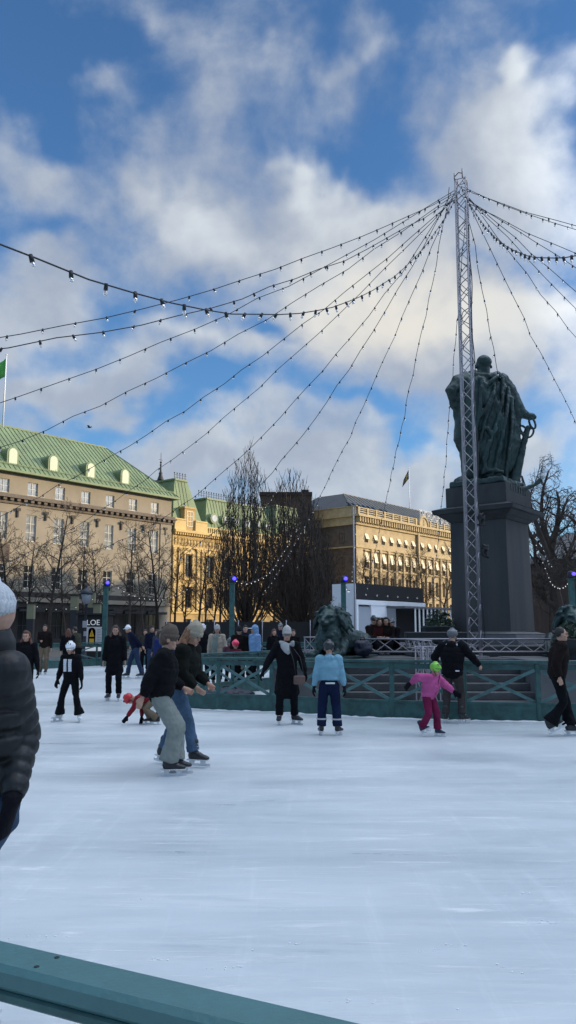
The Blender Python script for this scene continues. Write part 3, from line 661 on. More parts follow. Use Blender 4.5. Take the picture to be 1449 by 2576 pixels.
# --- yellow building
pl2=mat('ochre_plaster',(.48,.335,.14),.85,var=.12,vs=.6,bump=.06,bs=10); pl2l=mat('pale_yellow_stone',(.62,.45,.19),.8,var=.1,vs=.8)
B2=bthing('building','ornate ochre yellow building with green mansard roof between its neighbours',.35)
S2=30.2; bays2=[2.9]+[7.0+3.35*k for k in range(5)]+[24.,27.6]
H=[];ws=[]
for x in bays2:
    for z0,z1 in ((9.1,12.0),(4.9,7.6)): H.append((x-.6,x+.6,z0,z1)); ws.append((x,z0,1.2,z1-z0))
    H.append((x-.7,x+.7,.9,3.4)); ws.append((x,.9,1.4,2.5))
bm=NB(); wall_holes(bm,0,S2,0,15.2,H,0,.3)
for x in (0,S2): bm.faces.new([bm.verts.new(p) for p in ((x,0,0),(x,14,0),(x,14,15.2),(x,0,15.2))])
obj('wall',bm,pl2,B2)
for x,z,w,h in ws: window(B2,x,z,w,h,2,3,dfr,dglass,rev=.22)
bm=NB(); box(bm,(0,-.55,14.95),(S2,-.003,15.3)); box(bm,(0,-.15,12.9),(S2,-.004,13.1)); box(bm,(0,-.2,4.1),(S2,-.004,4.35)); box(bm,(0,-.12,0),(S2,-.003,.6))
x=.1
while x<S2: box(bm,(x,-.42,14.62),(x+.2,-.003,14.945)); x+=.42
obj('cornice',bm,pl2l,B2)
bm=NB(); x=.3
while x<S2-.6:
    ell(bm,(x+.25,-.02,13.75),(.22,.12,.3),n=8,k=6); box(bm,(x+.02,-.10,13.3),(x+.08,-.003,14.3)); tube(bm,[(x,-.06,14.2),(x+.25,-.09,14.0),(x+.5,-.06,14.2)],.05,5); x+=.58
obj('frieze',bm,pl2l,B2)
for x in bays2:
    bm=NB()
    for z0,z1 in ((9.1,12.0),(4.9,7.6)):
        box(bm,(x-.85,-.14,z0-.3),(x-.62,-.003,z1+.1)); box(bm,(x+.62,-.14,z0-.3),(x+.85,-.003,z1+.1)); box(bm,(x-.95,-.22,z0-.5),(x+.95,-.003,z0-.3)); box(bm,(x-1,-.25,z1+.102),(x+1,-.003,z1+.3))
    z=12.3; A=[bm.verts.new(p) for p in ((x-1.05,-.25,z),(x+1.05,-.25,z),(x,-.25,z+.75))]; Bq=[bm.verts.new((q.co.x,-.003,q.co.z)) for q in A]
    for i in range(3): bm.faces.new((A[i],A[(i+1)%3],Bq[(i+1)%3],Bq[i]))
    # open triangle rim
    bm.faces.new(A)
    obj('window_surround',bm,pl2l,B2)
bm=NB()
for x in (.25,1.2,4.6,5.5,22.2,25.9,29.6): box(bm,(x-.22,-.18,4.4),(x+.22,-.0035,12.9)); box(bm,(x-.32,-.26,12.55),(x+.32,-.005,12.88))
obj('pilasters',bm,pl2l,B2)
bm=NB()
for x0,x1 in ((0.,2.0),(3.8,6.0),(21.5,30.2)): box(bm,(x0,-.35,15.302),(x1,-.1,16.6)); box(bm,(x0,-.42,16.602),(x1,-.05,16.8))
x=6.
while x<21.4: box(bm,(x,-.3,15.302),(x+.15,-.15,15.98)); x+=.4
box(bm,(6.002,-.34,15.982),(21.498,-.1,16.15)); obj('parapet',bm,pl2l,B2)
bm=NB(); zt=21.6
def mansard(bm,x0,x1,y0,y1,z0,z1,ins,seam=.6):
    b0=[(x0,y0,z0),(x1,y0,z0),(x1,y1,z0),(x0,y1,z0)]; t0=[(x0+ins,y0+ins,z1),(x1-ins,y0+ins,z1),(x1-ins,y1-ins,z1),(x0+ins,y1-ins,z1)]
    vb=[bm.verts.new(p) for p in b0]; vt=[bm.verts.new(p) for p in t0]
    for i in range(4): bm.faces.new((vb[i],vb[(i+1)%4],vt[(i+1)%4],vt[i]))
    bm.faces.new(vt); x=x0+ins
    while x<x1-ins: beam(bm,(x,y0,z0+.03),(x,y0+ins,z1+.03),.06,.09); x+=seam
    beam(bm,(x0+ins,y0+ins,z1),(x1-ins,y0+ins,z1),.35,.25); beam(bm,(x0+ins,y0+ins,z1),(x0+ins,y1-ins,z1),.35,.25)
mansard(bm,0.05,6.2,.2,12,15.31,22.6,1.9); mansard(bm,6.21,21.4,.2,12,15.31,20.6,1.5); mansard(bm,21.41,30.15,.2,12,15.31,21.5,1.9)
obj('mansard_roof',bm,cop,B2)
def cresting(x0,x1,y,z):
    bm=NB(); x=x0
    while x<x1:
        tube(bm,[(x,y,z),(x,y,z+.8)],.035,5); ell(bm,(x,y,z+.85),(.09,.09,.1),n=6,k=4); x+=.5
    beam(bm,(x0,y,z+.25),(x1,y,z+.25),.04,.05); beam(bm,(x0,y,z+.6),(x1,y,z+.6),.04,.05); return bm
bm=cresting(6.3,21.3,1.8,20.7); obj('iron_cresting',bm,mat('dark_iron',(.03,.027,.025),.6,.5),B2)
bm=cresting(2.0,4.3,2.2,22.7); obj('iron_cresting',bm,mat('dark_iron',(.03,.027,.025),.6,.5),B2)
for x in (8.,10.3,12.6,14.9,17.2,19.5,23.5,26.,28.2):
    bm=NB(); tube(bm,[(x,.3,17.6),(x,2.2,17.6)],.75,14); dm_=obj('round_dormer',bm,cop,B2)
    bm=NB(); tube(bm,[(x,.26,17.6),(x,.31,17.6)],.5,14); obj('pane',bm,glass,dm_)
bm=NB(); box(bm,(2.0,-.05,15.31),(3.9,2.2,18.3)); box(bm,(1.9,-.15,18.302),(4.0,2.4,18.6)); dm_=obj('dormer',bm,pl2,B2)
window(dm_,2.95,15.9,1.1,2.1,2,3,wfr,glass,y=-.08,rev=0)
# spire tower behind
TW=thing('tower','slim dark roof turret with needle spire behind the copper roof','tower',W2(7.0,10.5,0),ROT)
bm=NB(); box(bm,(-1.3,-1.3,0),(1.3,1.3,22.2)); obj('tower_wall',bm,trim1,TW)
bm=NB(); lathe(bm,[(1.75,22.2),(1.75,22.5),(1.4,23.3),(1.25,23.8),(1.3,23.95),(.6,24.1)],4); lathe(bm,[(.55,24.1),(.45,24.4),(.25,25.0),(.3,25.2),(.15,25.5),(.1,26.3),(.16,26.5),(.05,26.8),(.03,28.4)],8); obj('spire',bm,mat('dark_slate',(.02,.022,.022),.6),TW)
bm=NB(); beam(bm,(-.35,0,27.3),(.35,0,27.3),.05,.05); ell(bm,(0,0,26.9),(.16,.16,.16)); obj('weather_vane',bm,mat('dark_iron',(.03,.027,.025),.6,.5),TW)
# --- large hotel-like building on the right
pl3=mat('warm_sandstone',(.46,.355,.20),.85,var=.2,vs=.8,bump=.1,bs=4); pl3d=mat('sandstone_trim',(.46,.36,.20),.85,var=.2,vs=1.5)
S3=42.7; B3=bthing('building','sunlit sandstone building with corbelled cornice and grey roof beyond the kiosk',S3); L3=44.
bx=[3.1,5.85,8.55,11.2,13.8,16.3,18.85]+[22.2+2.75*k for k in range(8)]
H=[];ws=[]
for x in bx:
    for z0,z1 in ((17.4,19.),(12.9,15.7),(8.6,11.4),(4.6,7.2)): H.append((x-.62,x+.62,z0,z1)); ws.append((x,z0,1.24,z1-z0))
    H.append((x-.8,x+.8,.6,3.6)); ws.append((x,.6,1.6,3.))
bm=NB(); wall_holes(bm,0,L3,0,20.6,H,0,.45)
sidewin=[(y0,z0) for y0 in (3.,6.5,10.,13.5,17.) for z0 in (17.2,12.9,8.6,4.6)]
bm.faces.new([bm.verts.new(p) for p in ((L3,0,0),(L3,20,0),(L3,20,20.6),(L3,0,20.6))])
obj('wall',bm,pl3,B3)
bm=NB(); bm.faces.new([bm.verts.new(p) for p in ((0,0,0),(0,20,0),(0,20,20.6),(0,0,20.6))]); obj('gable_wall',bm,mat('shaded_gable_stone',(.13,.105,.085),.9,var=.25,vs=1.2),B3)  # shadowed side of the building: shade put in as a darker brown
cream=mat('cream_blind',(.75,.66,.45),.6)
for x,z,w,h in ws:
    o=window(B3,x,z,w,h,1,2,wfr,dglass if (z<12) else glass,rev=.4)
    if z>12:
        bm=NB(); M=Matrix.Identity(4); zz0=z+h*.9; bm.faces.new([bm.verts.new(p) for p in ((x-.5,.02,z+h*.98),(x+.5,.02,z+h*.98),(x+.5,-.38,z+h*.35),(x-.5,-.38,z+h*.35))]); a_=obj('awning',bm,cream,B3); so=a_.modifiers.new('t','SOLIDIFY'); so.thickness=.03
for y0,z0 in sidewin: window(B3,0,z0,1.2,1.8,2,2,dfr,dglass,y=y0,rev=0,rz=math.radians(-90)).location.x=-.03
bm=NB(); box(bm,(-.6,-1.1,21.7),(L3,-.003,22.05)); box(bm,(-.4,-.4,20.3),(L3,-.004,20.62)); box(bm,(-.25,-.2,16.3),(L3,-.004,16.55)); box(bm,(-.6,-.0,21.7),(-.003,20.,22.05)); box(bm,(-.2,-.15,3.9),(L3,-.004,4.2))
box(bm,(-.25,.0,16.3),(-.003,20.,16.55)); box(bm,(0,-.3,20.622),(L3,.05,21.69)); box(bm,(-.3,.051,20.3),(0,20,21.69))
x=.0
while x<L3: box(bm,(x,-.90,20.80),(x+.34,-.301,21.69)); box(bm,(x+.02,-.5,20.64),(x+.30,-.301,20.745)); x+=.78
obj('corbelled_cornice',bm,pl3d,B3)
bm=NB()
x=0.
while x<L3:
    box(bm,(x,-.55,22.052),(x+.45,-.2,23.45)); 
    for k in range(3): box(bm,(x+.452,-.42,22.2+k*.38),(x+2.748,-.32,22.2+k*.38+.16))
    x+=2.75
box(bm,(0,-.5,23.25),(20.,-.25,23.42)); box(bm,(-.5,-.5,23.452),(-.1,20,23.6)); box(bm,(-.4,-.2,22.052),(-.2,20,23.45))
obj('balustrade',bm,pl3d,B3)
for x in [b_+1.37 for b_ in bx[:7]]+[b_+1.37 for b_ in bx[7:]]:
    bm=NB(); box(bm,(x-.28,-.35,4.2),(x+.28,-.004,16.29)); box(bm,(x-.36,-.45,15.7),(x+.36,-.005,16.2)); obj('pilaster',bm,pl3,B3)
for x in bx:
    bm=NB(); box(bm,(x-.8,-.3,15.85),(x+.8,-.003,16.05)); box(bm,(x-.75,-.35,12.5),(x+.75,-.003,12.7)); obj('window_trim',bm,pl3d,B3)
    bm=NB()
    for (z0,z1) in ((12.9,15.7),):
        box(bm,(x-.8,-.12,z0),(x-.64,-.003,z1+.1)); box(bm,(x+.64,-.12,z0),(x+.8,-.003,z1+.1))
    obj('window_surround',bm,pl3d,B3)
bm=NB(); box(bm,(20.2,-.5,4),(20.7,-.004,22.9)); obj('downpipe_pilaster',bm,pl3d,B3)
bm=NB(); pr=[(22.2+1.7*math.cos(a_),-.5,22.1+1.9*math.sin(a_)) for a_ in [math.pi*i/14 for i in range(15)]]; tube(bm,pr,.28,6)
tube(bm,[(22.2,-.55,22.2),(22.2,-.1,22.2)],1.5,18); obj('arched_gable',bm,pl3d,B3)
slate=mat('slate_roof',(.055,.06,.062),.6,var=.2,vs=1.)
bm=NB(); zr=27.3; v=[bm.verts.new(p) for p in ((-.1,.2,22.3),(L3,.2,22.3),(L3,20,22.3),(-.1,20,22.3),(6.0,7.,zr),(L3,7.,zr),(L3,13,zr),(6.0,13,zr))]
for f in ((0,1,5,4),(3,0,4,7),(2,3,7,6),(4,5,6,7),(1,2,6,5)): bm.faces.new([v[i] for i in f])
beam(bm,(6,7,zr),(L3,7,zr),.15,.12); beam(bm,(-.1,.2,22.3),(6,7,zr),.18,.12); x=1.
while x<L3: 
    t1=min(1,max(.05,x/6.)); beam(bm,(x,.2,22.33),(x,.2+6.8*t1,22.33+5*t1),.05,.08); x+=1.4
obj('roof',bm,slate,B3)
for k,x in enumerate((2.4,4.0,5.6,7.2,8.8,10.4,13.2,14.7)):
    bm=NB(); y0=1.6;z0=22.3+5*(y0-.2)/6.8+.12; y1=3.5;z1=22.3+5*(y1-.2)/6.8+.12
    beam(bm,(x,y0,z0),(x,y1,z1),.85,.14); sk=obj('skylight',bm,mat('skylight_frame',(.03,.03,.03),.5),B3)
    bm=NB(); beam(bm,(x+.02,y0+.1,z0+.16),(x+.02,y1-.1,z1+.16),.62,.03); obj('pane',bm,dglass,sk)
# roof lettering frame
bm=NB()
for k in range(11):
    x=23.4+k*1.05; z=24.1; n_='GRANDHOTELX'
    box(bm,(x,.9,z),(x+.12,1.0,z+1.5)); 
    if k%2==0: box(bm,(x+.12,.9,z+1.35),(x+.7,1.0,z+1.5)); box(bm,(x+.12,.9,z),(x+.7,1.0,z+.15)); box(bm,(x+.6,.9,z+.15),(x+.72,1.0,z+(1.35 if k%4 else .8)))
    else: box(bm,(x+.12,.9,z+.7),(x+.6,1.0,z+.82)); box(bm,(x+.6,.9,z),(x+.72,1.0,z+1.5))
beam(bm,(23.2,1.1,23.9),(35.5,1.1,23.9),.08,.08); beam(bm,(23.2,1.1,25.8),(35.5,1.1,25.8),.06,.06)
for k in range(13): beam(bm,(23.3+k,1.1,22.4),(23.3+k,1.1,25.8),.05,.05)
obj('roof_sign',bm,mat('pale_sign_metal',(.45,.47,.5),.5),B3)
# --- dark brown building behind the trees
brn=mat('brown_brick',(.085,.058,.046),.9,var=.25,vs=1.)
p=atY(657,1250,138.5); q=atY(784,1238,138.5)
B4=thing('building','dark brown flat roofed block rising behind the upright bare trees','building',(p.x,138.5,0))
w=q.x-p.x; bm=NB(); box(bm,(0,0,0),(w,4.6,q.z-.6)); obj('wall',bm,brn,B4)
bm=NB(); box(bm,(-.3,-.3,q.z-.598),(w+.1,4.7,q.z)); box(bm,(w*.8,2,q.z+.002),(w*.95,4,q.z+.8)); obj('roof',bm,mat('roof_edge_brown',(.035,.022,.02),.9),B4)
for i in range(3):
    for j in range(5): window(B4,1.5+i*3.1,6+j*3.6,1.4,1.9,2,2,dfr,dglass,y=-.06,rev=0)
B5=thing('building','low brown brick house in shade half hidden behind the right hand tree','building',(24,72,0))
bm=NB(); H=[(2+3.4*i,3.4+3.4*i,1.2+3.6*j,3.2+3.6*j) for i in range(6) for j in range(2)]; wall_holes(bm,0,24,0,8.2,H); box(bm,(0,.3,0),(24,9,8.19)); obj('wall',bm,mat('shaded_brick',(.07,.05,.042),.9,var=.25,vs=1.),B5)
bm=NB(); v=[bm.verts.new(p_) for p_ in ((-.4,-.4,8.2),(24.4,-.4,8.2),(24.4,9.4,8.2),(-.4,9.4,8.2),(3,4.5,11.2),(21,4.5,11.2))]
for f in ((0,1,5,4),(1,2,5),(2,3,4,5),(3,0,4),(3,2,1,0)): bm.faces.new([v[i] for i in f])
obj('roof',bm,slate,B5)
for h in H: window(B5,(h[0]+h[1])/2,h[2],1.4,2.,2,2,dfr,dglass,rev=.12)
# --- the row across the park that keeps the rink in shade
def plain_building(label,x,y,w,d,h,m):
    r=thing('building',label,'building',(x,y,0)); bm=NB(); H=[(1.5+4*i,3+4*i,2+3.6*j,4+3.6*j) for i in range(int((d-3)/4)) for j in range(int((h-4)/3.6))]
    box(bm,(0,0,0),(w,d,h)); obj('wall',bm,m,r)
    bm=NB(); v=[bm.verts.new(p_) for p_ in ((-.5,-.001,h+.002),(w+.5,-.001,h+.002),(w+.5,d+.001,h+.002),(-.5,d+.001,h+.002),(w/2-1,0,h+3.),(w/2-1,d,h+3.))]
    for f in ((0,1,4),(2,3,5),(1,2,5,4),(3,0,4,5),(3,2,1,0)): bm.faces.new([v[i] for i in f])
    obj('roof',bm,slate,r)
    for a in range(int(d/6)):
        for b2 in range(int(h/5)): window(r,-.06,1.5+b2*4.6,1.3,2.2,2,2,wfr,dglass,y=3+a*6,rev=0,rz=math.radians(-90))
    return r
plain_building('tall pale block standing outside the picture to the right of the rink',92,-70,16,128,32,pl1)
plain_building('pale block with slate roof outside the picture, across the park',92,58.5,16,45,33.5,pl3)
plain_building('narrow brick block outside the picture, across the park',92,104,16,9.5,31.5,brn)
plain_building('lower brick block outside the picture, across the park',92,114,16,100,12,brn)
# ---------------------------------------------------------------- kiosk trailer
KO=Vector((3.53,42,0)); KT=thing('kiosk','white event trailer with black fascia and open hatch beside the pedestal','kiosk',KO,ROT)
wp=mat('white_panel',(.66,.67,.70),.5,var=.06,vs=2); gp=mat('grey_panel',(.36,.39,.44),.5); bl=mat('black_banner',(.008,.008,.010),.6); dk=mat('dark_interior',(.01,.01,.012),.9)
kw=6.9
bm=NB(); box(bm,(0,0,0),(.08,1.5,4.2)); box(bm,(0,1.502,0),(kw,1.6,3.3)); box(bm,(kw-.08,0,0),(kw,1.5,3.3)); box(bm,(.082,.06,3.1),(kw-.082,1.5,3.18)); obj('side_panel',bm,wp,KT)
bm=NB(); box(bm,(.1,-.04,3.36),(kw,.1,4.22)); obj('black_fascia',bm,bl,KT)
bm=NB(); box(bm,(-.05,-.12,3.1),(kw+.1,.05,3.35)); box(bm,(-.05,-.12,0),(.12,.05,3.098)); box(bm,(1.35,-.1,0),(1.5,.05,3.098)); box(bm,(1.502,-.08,2.45),(2.75,.05,3.098)); box(bm,(2.75,-.1,0),(2.85,.05,3.098)); obj('frame',bm,mat('white_frame',(.80,.81,.84),.45),KT)
bm=NB(); box(bm,(.122,-.02,.1),(1.348,.04,3.0)); obj('door',bm,gp,KT)
bm=NB(); box(bm,(1.502,.6,0),(2.748,.65,2.44)); obj('hatch_interior',bm,dk,KT)
bm=NB(); box(bm,(2.1,.3,1.0),(2.25,.45,2.2)); obj('interior_post',bm,mat('brown_post',(.18,.13,.09),.7),KT)
bm=NB(); box(bm,(2.852,-.03,.1),(3.9,.04,3.0)); obj('grey_wall',bm,gp,KT)
bm=NB(); box(bm,(2.8,-1.3,2.96),(kw+1.8,.0,3.06)); obj('porch_roof',bm,mat('porch_roof_grey',(.12,.12,.13),.6),KT)
for k in range(11):
    x=3.95+k*.44; bm=NB(); box(bm,(x,-1.25,.1),(x+.07,-1.19,2.95)); obj('porch_slat',bm,mat('white_frame',(.80,.81,.84),.45),KT)
bm=NB(); box(bm,(3.9,-.08,.05),(kw+1.7,-.03,2.95)); obj('dark_backing',bm,dk,KT)
for k in range(6):
    bm=NB(); ell(bm,(.9+k*1.05,-.08,3.62-.0*k),(.05,.04,.05),n=8,k=6); obj('fascia_light',bm,bulbm,KT)
FP=thing('scaffold_pole','thin pale pole standing at the left end of the kiosk','pole',(3.45,41.4,0)); bm=NB(); tube(bm,[(0,0,0),(0,0,8.2)],.04,8); box(bm,(-.15,-.15,-.0),(.15,.15,.06)); obj('pole',bm,steel,FP)
# small dark stage boxes & fencing far left: dark hoarding with pale posts
HO=thing('hoarding','low black hoarding with pale posts behind the far skaters','hoarding',(-6.5,47,0))
bm=NB(); box(bm,(-7.2,47,0),(3.0,47.08,2.25)); obj('panel',bm,bl,HO,True)
for k in range(8):
    x=-7.1+k*1.4; bm=NB(); tube(bm,[(x,46.93,0),(x,46.93,2.35)],.03,6); obj('post',bm,steel,HO,True)
# ---------------------------------------------------------------- trees
def tubes_mesh(name,T):
    """T: list of (pts, radii, nsides)"""
    V=[];Fc=[]
    for pts,rs,n in T:
        ref=None; base=len(V)
        for i,p in enumerate(pts):
            d=(pts[min(i+1,len(pts)-1)]-pts[max(i-1,0)]).normalized()
            if ref is None: ref=d.orthogonal().normalized()
            ref=ref-d*ref.dot(d); ref=ref.normalized() if ref.length>1e-4 else d.orthogonal().normalized(); w=d.cross(ref)
            for k in range(n):
                a=2*math.pi*k/n; V.append(p+(ref*math.cos(a)+w*math.sin(a))*rs[i])
        for i in range(len(pts)-1):
            for k in range(n):
                a=base+i*n+k;b_=base+i*n+(k+1)%n; Fc.append((a,b_,b_+n,a+n))
    me=bpy.data.meshes.new(name); me.from_pydata([tuple(v) for v in V],[],Fc); me.update(); return me
def grow(rr,T,p,d,L_,r,lv,cfg):
    c=cfg[lv]; n=c['seg']; pts=[p.copy()];rs=[r]; dd=d.normalized(); re=c.get('tip',.25)
    for i in range(n):
        dd=(dd+Vector((rr.gauss(0,1),rr.gauss(0,1),rr.gauss(0,1)))*c['wob']+Vector((0,0,c['trop']*(1+c.get('tg',0)*i)))).normalized()
        p=p+dd*L_/n; pts.append(p.copy()); rs.append(r*(1-(1-re)*(i+1)/n))
    T[0 if lv<=c.get('cut',1) else 1].append((pts,rs,c.get('n',3)))
    if lv+1<len(cfg):
        k=c['kids']; k=max(1,int(round(k*rr.uniform(.8,1.2)))); ph=rr.uniform(0,6.28)
        for j in range(k):
            t=c['from']+(1-c['from'])*(j+rr.random())/k; s=t*n; i=min(int(s),n-1); q=pts[i].lerp(pts[i+1],s-i); ax=(pts[i+1]-pts[i]).normalized()
            ph+=2.4; o=ax.orthogonal().normalized(); o=Quaternion(ax,ph)@o; an=c['ang']*rr.uniform(.7,1.3)
            nd=ax*math.cos(an)+o*math.sin(an); rad_=rs[i]*c['rr']
            grow(rr,T,q,nd,L_*c['lr']*rr.uniform(.7,1.2)*(1-c.get('taper',.4)*t),max(rad_,c.get('rmin',.006)),lv+1,cfg)
CUP=[dict(seg=5,wob=.03,trop=.05,kids=26,ang=.50,rr=.34,lr=1.12,**{'from':.26},tip=.5,n=8,taper=-.62,cut=0),
     dict(seg=9,wob=.035,trop=.05,tg=.55,kids=13,ang=.30,rr=.5,lr=.36,**{'from':.10},tip=.15,n=4,taper=.30,cut=1),
     dict(seg=4,wob=.05,trop=.16,kids=5,ang=.34,rr=.6,lr=.5,**{'from':.1},tip=.4,n=3,cut=1,rmin=.017),
     dict(seg=3,wob=.06,trop=.12,kids=2,ang=.35,rr=.7,lr=.6,**{'from':.1},tip=.6,n=3,cut=1,rmin=.012)]
LIN=[dict(seg=7,wob=.05,trop=.03,kids=17,ang=1.0,rr=.5,lr=.36,**{'from':.32},tip=.25,n=6,taper=.45,cut=0),
     dict(seg=5,wob=.13,trop=.06,kids=8,ang=.75,rr=.5,lr=.5,**{'from':.25},tip=.3,n=4,cut=1),
     dict(seg=4,wob=.15,trop=.05,kids=6,ang=.7,rr=.55,lr=.55,**{'from':.2},tip=.4,n=3,cut=1,rmin=.016),
     dict(seg=3,wob=.18,trop=.03,kids=2,ang=.7,rr=.7,lr=.6,**{'from':.1},tip=.6,n=3,cut=1,rmin=.012)]
WIL=[dict(seg=6,wob=.10,trop=.0,kids=8,ang=.75,rr=.62,lr=.75,**{'from':.35},tip=.5,n=8,taper=.2,cut=0),
     dict(seg=7,wob=.16,trop=.07,kids=8,ang=.7,rr=.55,lr=.5,**{'from':.2},tip=.3,n=6,cut=1),
     dict(seg=6,wob=.20,trop=.04,kids=8,ang=.8,rr=.5,lr=.5,**{'from':.15},tip=.3,n=4,cut=1,rmin=.015),
     dict(seg=5,wob=.24,trop=-.06,kids=6,ang=.9,rr=.55,lr=.65,**{'from':.1},tip=.4,n=3,cut=2,rmin=.011),
     dict(seg=5,wob=.18,trop=-.15,kids=2,ang=.9,rr=.6,lr=.6,**{'from':.1},tip=.6,n=3,cut=2,rmin=.008)]
def tree_meshes(kind,seed,H,r):
    rr=random.Random(seed); T=([],[]); cfg={'cup':CUP,'lin':LIN,'wil':WIL}[kind]
    base=H if kind!='cup' else H*.38
    if kind=='wil': base=H*.5
    d=Vector((0,0,1)) if kind!='wil' else Vector((.12,0,1))
    grow(rr,T,Vector((0,0,-.05)),d,base,r,0,cfg)
    return tubes_mesh('trunk',T[0]),tubes_mesh('crown',T[1])
TM={}
def oval_tree(seed,H,R,n=52):
    rs=random.Random(seed); T=([],[])
    tk=[Vector((.05*math.sin(i),.05*math.cos(i*1.3),-.05+i*.55)) for i in range(9)]; T[0].append((tk,[.34-.026*i for i in range(9)],9))
    def curve(a,b_,c,n_,wob):
        o=[]
        for i in range(n_+1):
            t=i/n_; p=a*(1-t)**2+b_*(2*t*(1-t))+c*t*t; o.append(p+Vector((rs.gauss(0,1),rs.gauss(0,1),0))*wob*t)
        return o
    for i in range(n):
        q=math.sqrt((i+.5)/n); a=i*2.39996+rs.uniform(-.3,.3); u=Vector((math.cos(a),math.sin(a),0)); z0=1.3+2.6*(1-q)*rs.uniform(.7,1.2)
        zt=H*(1-.50*q**2.4)*rs.uniform(.90,1.0); r=R*q
        pts=curve(Vector((0,0,z0))+u*.12,u*r*1.25+Vector((0,0,z0+(zt-z0)*.30)),u*r*.80+Vector((0,0,zt)),11,.06)
        r0=.085-.02*q; rr_=[r0*(1-.82*k/11) for k in range(12)]; T[0 if i%6==0 else 1].append((pts,rr_,4))
        for j in range(17):
            t=.16+.84*(j+rs.random())/17; k=min(10,int(t*11)); p=pts[k].lerp(pts[k+1],t*11-k); ax=(pts[k+1]-pts[k]).normalized()
            an=rs.uniform(0,6.28); sd=Vector((math.cos(an),math.sin(an),0)); L1=rs.uniform(.9,2.1)*(1.15-.6*t)
            d=(ax*.9+sd*.42+Vector((0,0,.25))).normalized(); c=p+d*L1*.55+sd*.05; e=c+(d+Vector((0,0,.45))).normalized()*L1*.5
            tw=curve(p,c,e,4,.03); T[1].append((tw,[.020,.018,.016,.014,.011],3))
            for m in range(3):
                k2=rs.randint(1,3); p2=tw[k2]; an=rs.uniform(0,6.28); d2=(Vector((math.cos(an)*.5,math.sin(an)*.5,1))).normalized(); L2=rs.uniform(.35,.8)
                T[1].append(([p2,p2+d2*L2*.5,p2+(d2+Vector((0,0,.3))).normalized()*L2],[.013,.012,.010],3))
    return tubes_mesh('trunk',T[0]),tubes_mesh('crown',T[1])
def tree(kind,seed,H,r,x,y,label,m=bark,group=None,rz=0.,sc=(1,1,1),name='bare_tree'):
    k=(kind,seed,H,r)
    if k not in TM:
        a,b_=oval_tree(seed,H,r) if kind=='cup' else tree_meshes(kind,seed,H,r); a.materials.append(m); b_.materials.append(m); TM[k]=(a,b_)
    root=thing(name,label,'tree',(x,y,0),rz,group); root.scale=sc
    for nm,me in zip(('trunk','crown'),TM[k]):
        o=bpy.data.objects.new(nm,me); C.objects.link(o); o.parent=root
    return root
def xat(u,Y): return atY(u,1590,Y).x
tree('cup',11,15.3,2.55,xat(619,58),58,'tallest upright bare tree with dense brush shaped crown, left of the dark roof',m=barkr,name='upright_bare_tree',sc=(1,1,1.0))
tree('cup',23,11.8,2.75,xat(768,61),61,'second upright bare tree, shorter, standing before the dark brown block',m=barkr,name='upright_bare_tree',rz=1.2,sc=(1,1,1.0))
tree('cup',23,11.8,2.75,xat(735,84),84,'upright bare tree farther back whose tips show above the dark brown block',m=bark,name='upright_bare_tree',rz=2.6,sc=(1.55,1.5,1.56))
rr=random.Random(21)
names=['leafless park linden before the grey beige building, ','leafless park linden before the ochre building, ','leafless park linden before the sandstone building, ']
ordn=['first','second','third','fourth','fifth','sixth','seventh','eighth','ninth','tenth','eleventh','twelfth','thirteenth','fourteenth']
rowA=[(-30,80,12.),(22,74,10.8),(70,70,9.5),(122,70,12.),(165,84,10.),(208,70,9.4),(250,86,10.5),(322,72,10.9),(362,88,10.5),(398,76,11.5)]
rowB=[(437,92,11),(457,80,8.5),(499,88,11),(514,100,11),(535,84,9.5),(553,96,11),(690,98,11),(716,92,10.5),(790,100,11),(815,104,11)]
rowC=[(905,122,12.5),(935,128,13),(968,126,12),(1002,132,13.5),(1040,128,13),(1076,124,14),(1112,128,14.5),(875,112,9)]
for row,nm in zip((rowA,rowB,rowC),names):
    for i,(u,Y,h) in enumerate(row):
        s=(31,32,33,34)[(i*3+len(nm))%4]; k=h/11.
        tree('lin',s,11.,.17,xat(u,Y),Y,nm+ordn[i]+' of its row from the left' if i else nm+'leftmost of its row',m=bark if i%3 else barkr,group='small leafless trees lining the park',rz=rr.uniform(0,6.28),sc=(k*rr.uniform(.85,1.05),k*rr.uniform(.85,1.05),k),name='bare_linden_tree')
tree('wil',41,13.5,.42,xat(1428,50),50,'big gnarled bare tree leaning left beside the pedestal with drooping twigs',m=barkr,rz=3.0,sc=(1.1,1.1,1.28),name='gnarled_bare_tree')
tree('wil',42,13.,.4,xat(1500,46),46,'second gnarled bare tree cut by the right picture edge',m=barkr,rz=.6,sc=(1,1,1.1),name='gnarled_bare_tree')
tree('lin',33,11.,.17,xat(1385,66),66,'thin leafless tree in the dim gap right of the pedestal',rz=.6,sc=(.9,.9,.8),name='bare_linden_tree')
# low bare shrub beside the lion and green pole
tree('lin',34,11.,.17,xat(838,34),34,'small pale twiggy shrub rising behind the left lion',m=mat('pale_bark',(.16,.14,.13),.9),rz=.3,sc=(.30,.30,.27),name='bare_shrub')
